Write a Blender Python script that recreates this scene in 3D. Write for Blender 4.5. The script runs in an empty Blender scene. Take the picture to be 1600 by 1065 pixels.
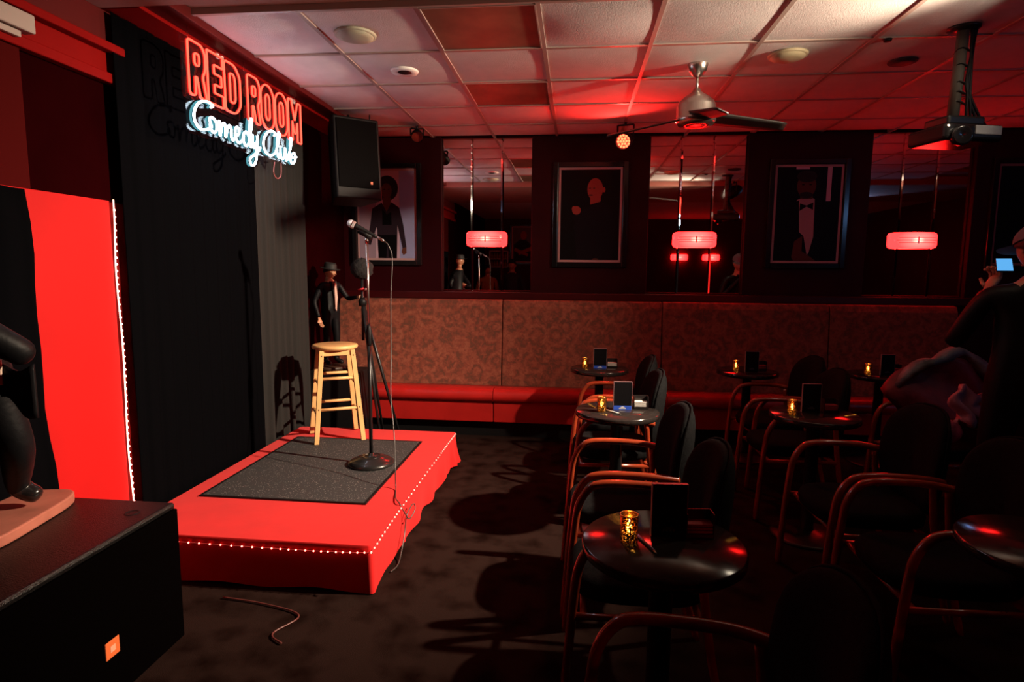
import bpy, bmesh, math, random
from mathutils import Vector, Matrix, Quaternion
from math import sin, cos, pi, radians as rad
random.seed(7)
S = bpy.context.scene
COL = S.collection

# ------------------------------------------------------------------ camera
YAW, PIT, ROL, ZC = -.105, -.118, .009, 1.55
cy_, sy_, cp_, sp_ = cos(YAW), sin(YAW), cos(PIT), sin(PIT)
fwd = Vector((sy_ * cp_, cy_ * cp_, sp_)); right = Vector((cy_, -sy_, 0)); up = right.cross(fwd)
r2 = right * cos(ROL) + up * sin(ROL); u2 = up * cos(ROL) - right * sin(ROL)
cd = bpy.data.cameras.new('camera'); cam = bpy.data.objects.new('camera', cd); COL.objects.link(cam)
cam.matrix_world = Matrix(((r2.x, u2.x, -fwd.x, 0), (r2.y, u2.y, -fwd.y, 0), (r2.z, u2.z, -fwd.z, ZC), (0, 0, 0, 1)))
cd.sensor_width = 36.0; cd.lens = 36.0 * 935 / 1600; cd.clip_start = .02
S.camera = cam
S.view_settings.view_transform = 'Standard'; S.view_settings.look = 'None'
S.view_settings.gamma = 1; S.view_settings.use_curve_mapping = False
S.view_settings.exposure = 0.0
W = bpy.data.worlds.new('world'); S.world = W; W.use_nodes = True
W.node_tree.nodes['Background'].inputs[0].default_value = (.9, .25, .25, 1)
W.node_tree.nodes['Background'].inputs[1].default_value = .0015

CE = 2.84          # ceiling height
XL = -2.36         # left wall
YB = 5.97          # face of the back wall piers
SPOT = Vector((2.15, 3.0, 2.66))    # warm stage spotlight
SPOT_AIM = Vector((-2.0, 3.6, .62))
SPOT_POWER = 1450
HALO_AIM = Vector((-2.0, 3.8, 1.25))    # the lamp's wider, weaker halo sits a little higher
HALO_POWER = 390
SPILL_POWER = 4
REDPAR_POWER = 75
BLUE_POWER = 14

# ------------------------------------------------------------------ materials
MATS = {}
def mat(name, col, rough=.6, metal=0, em=None, es=0, spec=.5, noise=None, bump=None, coat=0, trans=0, alpha=1, sheen=0):
    """noise=(scale, amount[, detail]) colour variation ; bump=(scale, strength)"""
    if name in MATS: return MATS[name]
    m = bpy.data.materials.new(name); m.use_nodes = True
    nt = m.node_tree; b = nt.nodes['Principled BSDF']
    b.inputs['Base Color'].default_value = (*col, 1); b.inputs['Roughness'].default_value = rough
    b.inputs['Metallic'].default_value = metal; b.inputs['Specular IOR Level'].default_value = spec
    b.inputs['Coat Weight'].default_value = coat; b.inputs['Transmission Weight'].default_value = trans
    b.inputs['Alpha'].default_value = alpha; b.inputs['Sheen Weight'].default_value = sheen
    if em: b.inputs['Emission Color'].default_value = (*em, 1); b.inputs['Emission Strength'].default_value = es
    tc = nt.nodes.new('ShaderNodeTexCoord')
    if noise:
        n = nt.nodes.new('ShaderNodeTexNoise'); n.inputs['Scale'].default_value = noise[0]; n.inputs['Detail'].default_value = noise[2] if len(noise) > 2 else 4
        nt.links.new(tc.outputs['Object'], n.inputs['Vector'])
        r = nt.nodes.new('ShaderNodeValToRGB'); a = noise[1]
        r.color_ramp.elements[0].position = .3; r.color_ramp.elements[1].position = .7
        r.color_ramp.elements[0].color = (*[c * (1 - a) for c in col], 1); r.color_ramp.elements[1].color = (*[min(1, c * (1 + a)) for c in col], 1)
        nt.links.new(n.outputs['Fac'], r.inputs['Fac']); nt.links.new(r.outputs['Color'], b.inputs['Base Color'])
    if bump:
        n = nt.nodes.new('ShaderNodeTexNoise'); n.inputs['Scale'].default_value = bump[0]; n.inputs['Detail'].default_value = 5
        nt.links.new(tc.outputs['Object'], n.inputs['Vector'])
        bp = nt.nodes.new('ShaderNodeBump'); bp.inputs['Strength'].default_value = bump[1]; bp.inputs['Distance'].default_value = .01
        nt.links.new(n.outputs['Fac'], bp.inputs['Height']); nt.links.new(bp.outputs['Normal'], b.inputs['Normal'])
    MATS[name] = m
    return m

def emis(name, col, s):
    if name in MATS: return MATS[name]
    m = bpy.data.materials.new(name); m.use_nodes = True; nt = m.node_tree
    nt.nodes.remove(nt.nodes['Principled BSDF']); e = nt.nodes.new('ShaderNodeEmission')
    e.inputs[0].default_value = (*col, 1); e.inputs[1].default_value = s
    nt.links.new(e.outputs[0], nt.nodes['Material Output'].inputs[0]); MATS[name] = m
    return m

maroon = mat('maroon_paint', (.032, .0014, .003), .5, spec=.12, noise=(3, .15), bump=(60, .05))
maroon2 = mat('maroon_gloss_paint', (.05, .003, .004), .3, noise=(4, .2))
tilem = mat('ceiling_tile_mineral', (.62, .56, .56), .9, noise=(9, .05), bump=(160, .25))
teem = mat('tee_bar_enamel', (.34, .26, .23), .45)
dryw = mat('red_lit_drywall', (.36, .17, .14), .8, spec=.1, noise=(2, .08))  # beige plaster with the red room light mixed into its colour
redtrim = mat('red_trim_paint', (.2, .004, .0035), .5, spec=.05, noise=(3, .1))
browntrim = mat('dark_red_trim_paint', (.08, .006, .006), .5, spec=.15)
black = mat('black_plastic', (.005, .005, .0055), .5, spec=.25, bump=(200, .1))
blackg = mat('black_gloss', (.01, .01, .011), .18)
blackm = mat('black_metal', (.015, .015, .016), .35, .3)
chrome = mat('brushed_nickel', (.62, .58, .54), .28, 1)
chromeb = mat('polished_chrome', (.8, .8, .8), .08, 1)
redcloth = mat('red_stage_cloth', (.62, .010, .010), .75, spec=.15, noise=(5, .06), bump=(14, .12), sheen=.1)
redpanel = mat('red_board_paint', (.50, .008, .008), .55, spec=.15, noise=(3, .06))
pine = mat('varnished_pine', (.74, .43, .17), .4, noise=(7, .12), coat=.2)
pineend = mat('dark_screw_plug', (.05, .03, .02), .5)
cherry = mat('cherry_bentwood', (.26, .035, .012), .22, noise=(12, .25), coat=.4)
fabric = mat('charcoal_chair_fabric', (.008, .008, .0085), .95, spec=.03, noise=(60, .3), bump=(250, .3))
tabletop = mat('dark_laminate', (.018, .014, .013), .16, noise=(30, .2))
velvet = mat('black_velour', (.0022, .0022, .0028), 1, spec=0, bump=(90, .2))
velvet2 = mat('washed_black_drape', (.026, .024, .023), 1, spec=0, bump=(90, .2))
vinyl = mat('red_vinyl', (.42, .012, .01), .38, noise=(5, .12), bump=(25, .1))
ledr = emis('red_led_glow', (1, .16, .12), 7)
ledw = emis('warm_red_led_glow', (1, .45, .36), 14)
strip = mat('led_tape', (.5, .05, .05), .5)
skin = mat('skin_tone', (.42, .2, .13), .5, noise=(20, .1))
skin2 = mat('painted_skin', (.5, .25, .14), .35, noise=(20, .1))
suit = mat('black_suit_cloth', (.005, .005, .006), .5, spec=.15, noise=(8, .3), bump=(30, .2))
hairm = mat('dark_hair', (.008, .006, .006), .6, bump=(120, .5))
white = mat('white_plastic', (.75, .72, .68), .45)
paper = mat('white_paper', (.6, .56, .52), .7)

# ------------------------------------------------------------------ mesh helper
class MB:
    def __init__(s): s.v = []; s.f = []; s.m = []; s.s = []
    def add(s, vs, fs, mi=0, smooth=False):
        o = len(s.v); s.v += [tuple(x) for x in vs]
        for f in fs: s.f.append(tuple(i + o for i in f)); s.m.append(mi); s.s.append(smooth)
        return s
    def box(s, c, d, mi=0, M=None):
        x, y, z = d[0] / 2, d[1] / 2, d[2] / 2
        vs = [Vector((a * x, b * y, e * z)) for a in (-1, 1) for b in (-1, 1) for e in (-1, 1)]
        if M: vs = [M @ v for v in vs]
        vs = [v + Vector(c) for v in vs]
        return s.add(vs, [(0, 1, 3, 2), (4, 6, 7, 5), (0, 4, 5, 1), (2, 3, 7, 6), (0, 2, 6, 4), (1, 5, 7, 3)], mi)
    def b2(s, a, b, mi=0):
        return s.box([(p + q) / 2 for p, q in zip(a, b)], [abs(q - p) for p, q in zip(a, b)], mi)
    def lathe(s, prof, c=(0, 0, 0), n=24, mi=0, M=None, smooth=True, cap=True):
        vs = []
        for r, z in prof:
            for k in range(n):
                a = 2 * pi * k / n; vs.append(Vector((r * cos(a), r * sin(a), z)))
        if M: vs = [M @ v for v in vs]
        vs = [v + Vector(c) for v in vs]
        fs = []
        for i in range(len(prof) - 1):
            for k in range(n):
                k2 = (k + 1) % n
                fs.append((i * n + k, i * n + k2, (i + 1) * n + k2, (i + 1) * n + k))
        s.add(vs, fs, mi, smooth)
        if cap:
            o = len(s.v) - len(vs)
            for i in (0, len(prof) - 1):
                if prof[i][0] > 1e-5:
                    s.f.append(tuple(o + i * n + k for k in (range(n) if i else reversed(range(n))))); s.m.append(mi); s.s.append(False)
        return s
    def tube(s, pts, r, n=8, mi=0, closed=False, cap=True, sx=1.0, upv=None):
        pts = [Vector(p) for p in pts]; N = len(pts)
        rs = r if isinstance(r, (list, tuple)) else [r] * N
        T = []
        for i in range(N):
            a = pts[(i - 1) % N] if (closed or i > 0) else pts[i]; b = pts[(i + 1) % N] if (closed or i < N - 1) else pts[i]
            t = b - a; T.append(t.normalized() if t.length > 1e-9 else Vector((0, 0, 1)))
        u = Vector(upv) if upv else (Vector((0, 0, 1)) if abs(T[0].z) < .9 else Vector((1, 0, 0)))
        vs = []
        for i in range(N):
            u = (u - T[i] * u.dot(T[i]))
            u = u.normalized() if u.length > 1e-6 else T[i].orthogonal().normalized()
            w = T[i].cross(u)
            for k in range(n):
                a = 2 * pi * k / n; vs.append(pts[i] + u * (cos(a) * rs[i]) + w * (sin(a) * rs[i] * sx))
        fs = []
        for i in range(N if closed else N - 1):
            j = (i + 1) % N
            for k in range(n):
                k2 = (k + 1) % n; fs.append((i * n + k, i * n + k2, j * n + k2, j * n + k))
        s.add(vs, fs, mi, True)
        if cap and not closed:
            o = len(s.v) - len(vs)
            s.f.append(tuple(o + k for k in reversed(range(n)))); s.m.append(mi); s.s.append(False)
            s.f.append(tuple(o + (N - 1) * n + k for k in range(n))); s.m.append(mi); s.s.append(False)
        return s
    def grid(s, fn, nu, nv, mi=0, smooth=True, wrapu=False):
        vs = [fn(i / nu, j / nv) for j in range(nv + 1) for i in range(nu + (0 if wrapu else 1))]
        w = nu if wrapu else nu + 1
        fs = []
        for j in range(nv):
            for i in range(nu):
                i2 = (i + 1) % w
                fs.append((j * w + i, j * w + i2, (j + 1) * w + i2, (j + 1) * w + i))
        return s.add(vs, fs, mi, smooth)
    def ell(s, c, rx, ry, rz, n=12, m=8, mi=0, M=None):
        vs = []
        for j in range(m + 1):
            t = pi * j / m
            for k in range(n):
                a = 2 * pi * k / n; v = Vector((rx * sin(t) * cos(a), ry * sin(t) * sin(a), -rz * cos(t)))
                vs.append((M @ v if M else v) + Vector(c))
        fs = [(j * n + k, j * n + (k + 1) % n, (j + 1) * n + (k + 1) % n, (j + 1) * n + k) for j in range(m) for k in range(n)]
        return s.add(vs, fs, mi, True)
    def poly(s, pts, mi=0): return s.add(pts, [tuple(range(len(pts)))], mi)
    def mesh(s, name, mats):
        me = bpy.data.meshes.new(name); me.from_pydata(s.v, [], s.f)
        for m in (mats if isinstance(mats, (list, tuple)) else [mats]): me.materials.append(m)
        me.polygons.foreach_set('material_index', s.m); me.polygons.foreach_set('use_smooth', s.s); me.update()
        return me
    def build(s, name, mats, parent=None, bevel=0, seg=2, solid=0):
        o = bpy.data.objects.new(name, s.mesh(name, mats)); COL.objects.link(o)
        if parent: o.parent = parent
        if solid:
            md = o.modifiers.new('thickness', 'SOLIDIFY'); md.thickness = solid; md.offset = 0
        if bevel:
            md = o.modifiers.new('bevel', 'BEVEL'); md.width = bevel; md.segments = seg; md.limit_method = 'ANGLE'; md.angle_limit = rad(40)
        return o

def tag(o, label=None, cat=None, group=None, kind=None):
    if label: o['label'] = label
    if cat: o['category'] = cat
    if group: o['group'] = group
    if kind: o['kind'] = kind
    return o
def struct(o, label=None): return tag(o, label, kind='structure')
def thing(name, label, cat, loc=(0, 0, 0), rz=0, group=None):
    o = bpy.data.objects.new(name, None); COL.objects.link(o); o.empty_display_size = .05
    o.location = loc; o.rotation_euler = (0, 0, rz)
    return tag(o, label, cat, group)
def copy_tree(o, parent=None):
    c = o.copy(); COL.objects.link(c)
    if parent: c.parent = parent
    for ch in list(o.children): copy_tree(ch, c)
    return c
def share(name, me, parent, loc=(0, 0, 0), rot=(0, 0, 0), scale=(1, 1, 1)):
    o = bpy.data.objects.new(name, me); COL.objects.link(o); o.parent = parent; o.location = loc; o.rotation_euler = rot; o.scale = scale
    return o
def spline(P, n=6, closed=False):
    P = [Vector(p) for p in P]; N = len(P); out = []
    for i in range(N if closed else N - 1):
        p0 = P[(i - 1) % N] if (closed or i > 0) else P[i]; p1 = P[i]; p2 = P[(i + 1) % N]
        p3 = P[(i + 2) % N] if (closed or i + 2 < N) else p2
        for k in range(n):
            t = k / n
            out.append(.5 * ((2 * p1) + (p2 - p0) * t + (2 * p0 - 5 * p1 + 4 * p2 - p3) * t * t + (3 * p1 - p0 - 3 * p2 + p3) * t ** 3))
    if not closed: out.append(P[-1])
    return out
def aim(d, upv=(0, 0, 1)):            # rotation whose local +Z looks along d
    return Vector(d).to_track_quat('Z', 'Y').to_matrix()
def lamp(name, typ, loc, col, power, parent, **k):
    l = bpy.data.lights.new(name, typ); l.color = col; l.energy = power
    for a, b in k.items():
        if a != 'target': setattr(l, a, b)
    o = bpy.data.objects.new(name, l); COL.objects.link(o); o.location = loc
    if 'target' in k: o.rotation_euler = (Vector(k['target']) - Vector(loc)).to_track_quat('-Z', 'Y').to_euler()
    if parent: o.parent = parent
    return o

# ================================================================== SETTING
XR, YR = 6.3, -3.4
# floor: dark patterned carpet
def carpet():
    m = mat('dark_carpet', (.03, .022, .02), 1, spec=0); nt = m.node_tree; b = nt.nodes['Principled BSDF']
    tc = nt.nodes.new('ShaderNodeTexCoord'); v = nt.nodes.new('ShaderNodeTexVoronoi'); v.inputs['Scale'].default_value = 6
    nz = nt.nodes.new('ShaderNodeTexNoise'); nz.inputs['Scale'].default_value = 9; nz.inputs['Detail'].default_value = 6
    nt.links.new(tc.outputs['Object'], v.inputs['Vector']); nt.links.new(tc.outputs['Object'], nz.inputs['Vector'])
    mx = nt.nodes.new('ShaderNodeMath'); mx.operation = 'MULTIPLY_ADD'; mx.inputs[1].default_value = .5
    nt.links.new(v.outputs['Distance'], mx.inputs[0]); nt.links.new(nz.outputs['Fac'], mx.inputs[2])
    r = nt.nodes.new('ShaderNodeValToRGB'); r.color_ramp.elements[0].position = .45; r.color_ramp.elements[1].position = .85
    r.color_ramp.elements[0].color = (.008, .0035, .0028, 1); r.color_ramp.elements[1].color = (.021, .011, .009, 1)
    nt.links.new(mx.outputs[0], r.inputs['Fac']); nt.links.new(r.outputs['Color'], b.inputs['Base Color'])
    f = nt.nodes.new('ShaderNodeTexNoise'); f.inputs['Scale'].default_value = 400; nt.links.new(tc.outputs['Object'], f.inputs['Vector'])
    bp = nt.nodes.new('ShaderNodeBump'); bp.inputs['Strength'].default_value = .5; bp.inputs['Distance'].default_value = .004
    nt.links.new(f.outputs['Fac'], bp.inputs['Height']); nt.links.new(bp.outputs['Normal'], b.inputs['Normal'])
    return m
struct(MB().b2((XL - .1, YR, -.1), (XR, 6.2, 0)).build('floor', carpet()))

# ceiling: slab, tee bars and sagging tiles
GX0, GY0, G = -1.432, 3.068, .6096
ceil = struct(MB().b2((XL - .1, YR, CE + .03), (XR, 6.2, CE + .12)).build('ceiling', dryw))
def tile_mesh(sag, seed):
    rnd = random.Random(seed); h = G / 2 - .004; ox, oy = rnd.uniform(-.03, .03), rnd.uniform(-.03, .03)
    def fn(u, v):
        x, y = (u * 2 - 1), (v * 2 - 1)
        return (x * h, y * h, .004 - sag * (1 - (x + ox) ** 2 * .9) * (1 - (y + oy) ** 2 * .9))
    return MB().grid(fn, 8, 8).mesh('ceiling_tile', tilem)
tmesh = [tile_mesh(s, i) for i, s in enumerate((.006, .012, .018, .009))]
skip = {(0, 0): 0}
ventm = mat('vent_grille_bronze', (.17, .09, .055), .5, .1, spec=.3, noise=(4, .3))
for i in range(-1, 10):
    for j in range(0, 5):
        if (i, j) in ((1, 0), (1, 2)): continue
        cx, cyy = GX0 + (i + .5) * G, GY0 + (j + .5) * G
        sx, cxx = 1, cx
        if i == -1: sx = .93; cxx = cx + .02
        sy = 1
        if j == 4: sy = .7; cyy -= .09
        o = share('ceiling_tile', tmesh[(i * 3 + j * 5) % 4], ceil, (cxx, cyy, CE + (.004 if sx < 1 else 0)), (0, 0, (i + j) % 4 * pi / 2 if sx == sy else 0), (sx, sy, 1))
bx = MB()
for i in range(0, 11):
    x = GX0 + i * G
    MB().b2((x - .012, GY0, CE - .004), (x + .012, YB + .1, CE + .03)).build('tee_bar', teem, ceil)
for j in range(0, 5):
    y = GY0 + j * G
    MB().b2((-2.0, y - .012, CE - .003), (XR, y + .012, CE + .029)).build('tee_bar', teem, ceil)
# red painted border between the tiles and the curtain
MB().b2((XL, 2.86, CE - .045), (-2.13, 6.1, CE + .03)).build('border_board', redtrim, ceil, .004)
MB().b2((-2.13, 2.86, CE - .028), (-1.995, 6.1, CE + .03)).build('border_moulding', browntrim, ceil, .004)
# dropped plaster soffit towards the rear
struct(MB().b2((XL, .75, CE - .045), (XR, 2.85, CE + .03)).build('trim_1', dryw, None, .004))
# rear ceiling tiles are only seen in the mirrors
struct(MB().b2((XL, YR, CE - .0), (XR, .75, CE + .03)).build('trim_2', tilem))

# left wall with moulding bands
wl = struct(MB().b2((XL - .12, YR, 0), (XL, 6.2, CE + .03)).build('wall_left', mat('deep_maroon_paint', (.012, .0006, .001), .6, spec=0, noise=(3, .15))))
m = MB(); m.b2((XL, .6, 2.452), (XL + .05, 2.95, 2.50)); m.b2((XL, .6, 2.50), (XL + .025, 2.95, 2.60)); m.b2((XL, .6, 2.6), (XL + .07, 2.95, 2.64))
struct(m.build('trim_3', redtrim, None, .006))
struct(MB().b2((XL, .6, 2.64), (XL + .03, 2.95, CE - .045)).build('trim_4', browntrim, None))
struct(MB().b2((XL, 1.2, 0), (XL + .035, 2.385, 2.45)).build('trim_5', mat('dusty_red_paint', (.05, .004, .004), .6, spec=0), None, .004))
# rear and right walls
struct(MB().b2((XL - .1, YR - .1, 0), (XR, YR, CE + .03)).build('wall_rear', maroon))
struct(MB().b2((XR, YR, 0), (XR + .1, 6.2, CE + .03)).build('wall_right', maroon))
# back wall: backing, piers, ledge
wb = struct(MB().b2((XL - .1, 6.04, 0), (XR, 6.2, CE + .03)).build('wall_back', maroon))
BAYS = [(-1.35, -.44), (.675, 1.585), (2.68, 3.58)]
px = XL
for a, b in BAYS + [(XR, XR)]:
    MB().b2((px, YB, 1.33), (a, 6.045, CE)).build('pier', maroon, wb); px = b
struct(MB().b2((XL, 5.86, 1.262), (XR, 6.05, 1.33)).build('trim_6', maroon2, None, .006))

# ================================================================== MIRRORS
mirm = mat('silvered_mirror', (.86, .84, .83), .015, 1)
mirb = mat('mirror_bevel', (.95, .95, .95), .03, 1)
MLAB = [['tall mirror strip closest to the ' + a, 'middle tall mirror strip ' + b, 'tall mirror strip closest to the ' + c] for a, b, c in (('woman poster', 'between woman poster and bald man poster', 'bald man poster on its woman poster side'), ('bald man poster on its fan side', 'between bald man poster and bow tie poster', 'bow tie poster on its bald man side'), ('bow tie poster on its projector side', 'behind the projector', 'poster behind the person in a cap'))]
near = ['next to the poster of a woman', 'between the bald man poster and the bow tie poster', 'beside the bow tie poster under the projector']
for bi, (a, b) in enumerate(BAYS):
    w = (b - a) / 3
    for k in range(3):
        x0, x1 = a + k * w + .001, a + (k + 1) * w - .001
        z0, z1, y0, e = 1.335, CE - .004, 6.036, .013
        m = MB(); yf = 6.024
        o_ = [(x0, yf + .007, z0), (x1, yf + .007, z0), (x1, yf + .007, z1), (x0, yf + .007, z1)]
        i_ = [(x0 + e, yf, z0 + e), (x1 - e, yf, z0 + e), (x1 - e, yf, z1 - e), (x0 + e, yf, z1 - e)]
        bk = [(p[0], y0, p[2]) for p in o_]
        m.add(i_, [(0, 1, 2, 3)], 0)
        m.add(o_ + i_, [(q, (q + 1) % 4, 4 + (q + 1) % 4, 4 + q) for q in range(4)], 1)
        m.add(o_ + bk, [(q, q + 4, (q + 1) % 4 + 4, (q + 1) % 4) for q in range(4)] + [(7, 6, 5, 4)], 1)
        o = m.build('mirror_panel', [mirm, mirb])
        tag(o, MLAB[bi][k], 'mirror', 'mirror strips along the back wall')

# ================================================================== WALL LAMPS
def lamp_glass():
    m = bpy.data.materials.new('red_lamp_glass'); m.use_nodes = True; nt = m.node_tree; b = nt.nodes['Principled BSDF']
    b.inputs['Base Color'].default_value = (.6, .03, .03, 1); b.inputs['Roughness'].default_value = .2
    tc = nt.nodes.new('ShaderNodeTexCoord'); d = nt.nodes.new('ShaderNodeVectorMath'); d.operation = 'LENGTH'
    mp = nt.nodes.new('ShaderNodeMapping'); mp.inputs['Scale'].default_value = (5.2, 0, 9)
    nt.links.new(tc.outputs['Object'], mp.inputs['Vector']); nt.links.new(mp.outputs['Vector'], d.inputs[0])
    r = nt.nodes.new('ShaderNodeValToRGB'); e = r.color_ramp.elements
    e[0].position = 0; e[0].color = (1, .03, .022, 1); e[1].position = .9; e[1].color = (.25, .002, .002, 1)
    q = r.color_ramp.elements.new(.3); q.color = (.85, .007, .006, 1)
    nt.links.new(d.outputs['Value'], r.inputs['Fac']); nt.links.new(r.outputs['Color'], b.inputs['Emission Color'])
    b.inputs['Emission Strength'].default_value = 55
    return m
glassm = lamp_glass()
def wall_lamp(x, y, z, label, facing=-1, group=None):
    t = thing('wall_lamp', label, 'lamp', (x, y, z), 0 if facing < 0 else pi, group)
    L, H, D = .205, .073, .11
    # half drum with rounded ends in plan
    def sec(u):   # plan outline from left to right
        a = pi * u; ex = 2.6
        c, s_ = -cos(a), sin(a)
        return (L * math.copysign(abs(c) ** (2 / ex), c), -D * abs(s_) ** (2 / ex))
    prof = [(.86, -1), (.95, -.9), (1, -.6), (1, .6), (.95, .9), (.86, 1)]
    m = MB()
    def fn(u, v):
        k = v * (len(prof) - 1); i = min(int(k), len(prof) - 2); f = k - i
        s_ = prof[i][0] * (1 - f) + prof[i + 1][0] * f; zz = prof[i][1] * (1 - f) + prof[i + 1][1] * f
        px_, py_ = sec(u)
        return (px_ * s_, py_ * s_, zz * H)
    m.grid(fn, 28, 10)
    m.build('lamp_shade', glassm, t)
    for zz, l in ((.022, .78), (0, .92), (-.022, .78)):
        pts = []
        for k in range(15):
            u = .5 + (k / 14 - .5) * .62 * l; p = sec(u); pts.append((p[0] * 1.015, p[1] * 1.03, zz))
        MB().tube(pts, .0032, 6).build('band', chrome, t)
    MB().b2((-.006, -.117, -.03), (.006, -.108, .03)).build('clip', chrome, t)
    m = MB(); m.b2((-.10, -.02, -.05), (.10, 0, .05)); m.build('back_plate', blackm, t, .004)
    return t
for x, n in ((-.898, 'beside the poster of a woman'), (1.13, 'between bald man and bow tie posters'), (3.11, 'below the projector')):
    wall_lamp(x, 6.02, 1.855, 'glowing red oval glass wall lamp on the mirrors ' + n)
for x in (2.55, 3.32):
    wall_lamp(x, YR, 1.9, 'glowing red oval wall lamp on the rear wall, seen in the mirror', 1, 'red lamps on the rear wall')

# ================================================================== POSTERS
def flat(pts, sx=1): return pts
def blob(cx, cz, rx, rz, n=22, p=2.0):
    out = []
    for k in range(n):
        a = 2 * pi * k / n; c, s_ = cos(a), sin(a)
        out.append((cx + rx * math.copysign(abs(c) ** (2 / p), c), cz + rz * math.copysign(abs(s_) ** (2 / p), s_)))
    return out
def pc(name, col): return mat('print_' + name, col, .5, spec=.15)
def poster(x, z, layers, bg, label, y=YB, facing=-1, w=.61, h=.905, border=pc('border', (.62, .36, .36))):
    t = thing('framed_poster', label, 'poster', (x, y, z), 0 if facing < 0 else pi)
    ow, oh, fw, d = w / 2 + .055, h / 2 + .05, .05, .035
    m = MB()
    for sx in (-1, 1): m.b2((sx * ow, -d, -oh), (sx * (ow - fw), 0, oh))
    for sz in (-1, 1): m.b2((-ow + fw, -d, sz * oh), (ow - fw, 0, sz * (oh - fw)))
    m.build('frame', blackg, t, .006)
    MB().b2((-w / 2, -.012, -h / 2), (w / 2, 0, h / 2)).build('mat_border', border, t)
    bw, bh = w / 2 - .021, h / 2 - .021
    mats = [bg]; m = MB(); m.poly([(-bw, -.0125, -bh), (bw, -.0125, -bh), (bw, -.0125, bh), (-bw, -.0125, bh)], 0)
    for i, (pts, mt) in enumerate(layers):
        if mt not in mats: mats.append(mt)
        pts = [(max(-bw, min(bw, a)), max(-bh, min(bh, b))) for a, b in pts]
        m.poly([(a, -.0128 - .0002 * i, b) for a, b in pts], mats.index(mt))
    m.build('photo_print', mats, t)
    return t
P_blk, P_navy = pc('black', (.003, .0025, .003)), pc('navy', (.006, .004, .008))
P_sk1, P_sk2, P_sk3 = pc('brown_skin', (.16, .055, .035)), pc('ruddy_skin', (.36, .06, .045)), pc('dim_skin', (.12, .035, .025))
P_bl, P_wh, P_gy = pc('pale_blue', (.4, .42, .7)), pc('shirt_white', (.5, .3, .33)), pc('lilac', (.68, .48, .6))
P_jk, P_pl = pc('charcoal_jacket', (.03, .018, .028)), pc('mauve', (.4, .28, .36))
woman = [([(.13, -.45), (.29, -.45), (.29, .45), (.13, .45)], P_bl), ([(-.29, -.45), (-.12, -.45), (-.1, .45), (-.29, .45)], P_pl),
         (blob(.005, .26, .115, .125), hairm), ([(-.04, .03), (.04, .03), (.045, .17), (-.04, .17)], P_sk1), (blob(0, .235, .055, .075), P_sk1),
         (blob(-.02, .25, .012, .006, 8), P_blk), (blob(.025, .25, .012, .006, 8), P_blk), (blob(.002, .195, .02, .006, 8), pc('lips', (.2, .03, .03))),
         ([(-.09, -.45), (.1, -.45), (.11, -.1), (.13, .07), (.05, .125), (0, .03), (-.05, .12), (-.15, .06), (-.1, -.15)], P_jk),
         ([(-.045, -.1), (.05, -.1), (.045, .03), (0, .0), (-.045, .06)], P_blk),
         ([(-.15, .06), (-.1, .08), (-.1, -.1), (-.17, -.3), (-.21, -.29), (-.17, -.1)], P_jk), ([(.13, .07), (.09, .08), (.11, -.1), (.16, -.33), (.2, -.32), (.17, -.1)], P_jk),
         ([(.16, -.33), (.2, -.32), (.2, -.38), (.17, -.4), (.15, -.37)], P_sk1), ([(-.09, -.2), (.1, -.2), (.1, -.45), (.02, -.45), (.005, -.26), (-.01, -.45), (-.09, -.45)], P_blk)]
bald = [([(-.12, -.45), (.22, -.45), (.24, -.1), (.2, .08), (.1, .13), (.02, .1), (-.07, .02), (-.16, -.1), (-.14, -.16)], P_navy),
        ([(-.17, -.02), (-.13, -.1), (.0, -.0), (.02, .08), (-.05, .06)], P_navy),
        ([(.0, .1), (.1, .13), (.1, .2), (.0, .17)], P_sk2), (blob(.045, .245, .075, .105), P_sk2), (blob(.13, .24, .014, .025, 10), P_sk2),
        (blob(-.005, .255, .012, .006, 8), P_sk3), (blob(.035, .255, .012, .006, 8), P_sk3), (blob(.005, .19, .025, .008, 8), P_sk3),
        (blob(-.13, .045, .042, .04), P_sk2), (blob(-.155, .06, .02, .026, 10), P_sk2), (blob(.06, -.425, .03, .012), P_sk3)]
tux = [([(.16, .12), (.2, .12), (.2, .45), (.16, .45)], P_gy), ([(-.12, .41), (.0, .41), (.0, .45), (-.12, .45)], P_gy),
       ([(-.1, .13), (-.01, .17), (.06, .14), (.07, -.3), (.02, -.38), (-.02, -.2), (-.08, -.15)], P_wh),
       ([(-.13, .1), (-.08, .13), (-.06, -.2), (-.1, -.42), (-.24, -.42), (-.2, -.05)], P_blk), ([(.06, .14), (.2, .08), (.24, -.42), (.02, -.42), (.07, -.2)], P_blk),
       ([(-.07, .1), (-.01, .08), (.05, .11), (.05, .04), (-.01, .07), (-.07, .03)], P_blk),
       (blob(-.02, .26, .085, .11), P_sk3), ([(-.07, .14), (.04, .14), (.04, .2), (-.07, .2)], P_sk3), (blob(-.02, .345, .09, .055), hairm), (blob(-.02, .175, .06, .03), hairm),
       (blob(-.05, .27, .014, .006, 8), P_blk), (blob(.015, .27, .014, .006, 8), P_blk),
       ([(-.12, -.4), (-.1, -.25), (-.03, -.2), (-.03, -.34), (.06, -.4), (.1, -.43), (-.1, -.43)], P_sk3)]
poster(-1.906, 2.09, woman, P_gy, 'black framed poster of a woman in dark blazer on lilac backdrop')
poster(.121, 2.085, bald, P_blk, 'black framed poster of a bald man raising a fist')
poster(2.136, 2.092, tux, P_blk, 'black framed poster of a man in tuxedo and bow tie')
side = [(blob(.13, .24, .08, .11), P_sk3), (blob(.15, .33, .1, .06), hairm), ([(-.05, -.45), (.29, -.45), (.29, .1), (.1, .12), (0, 0)], P_navy)]
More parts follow.
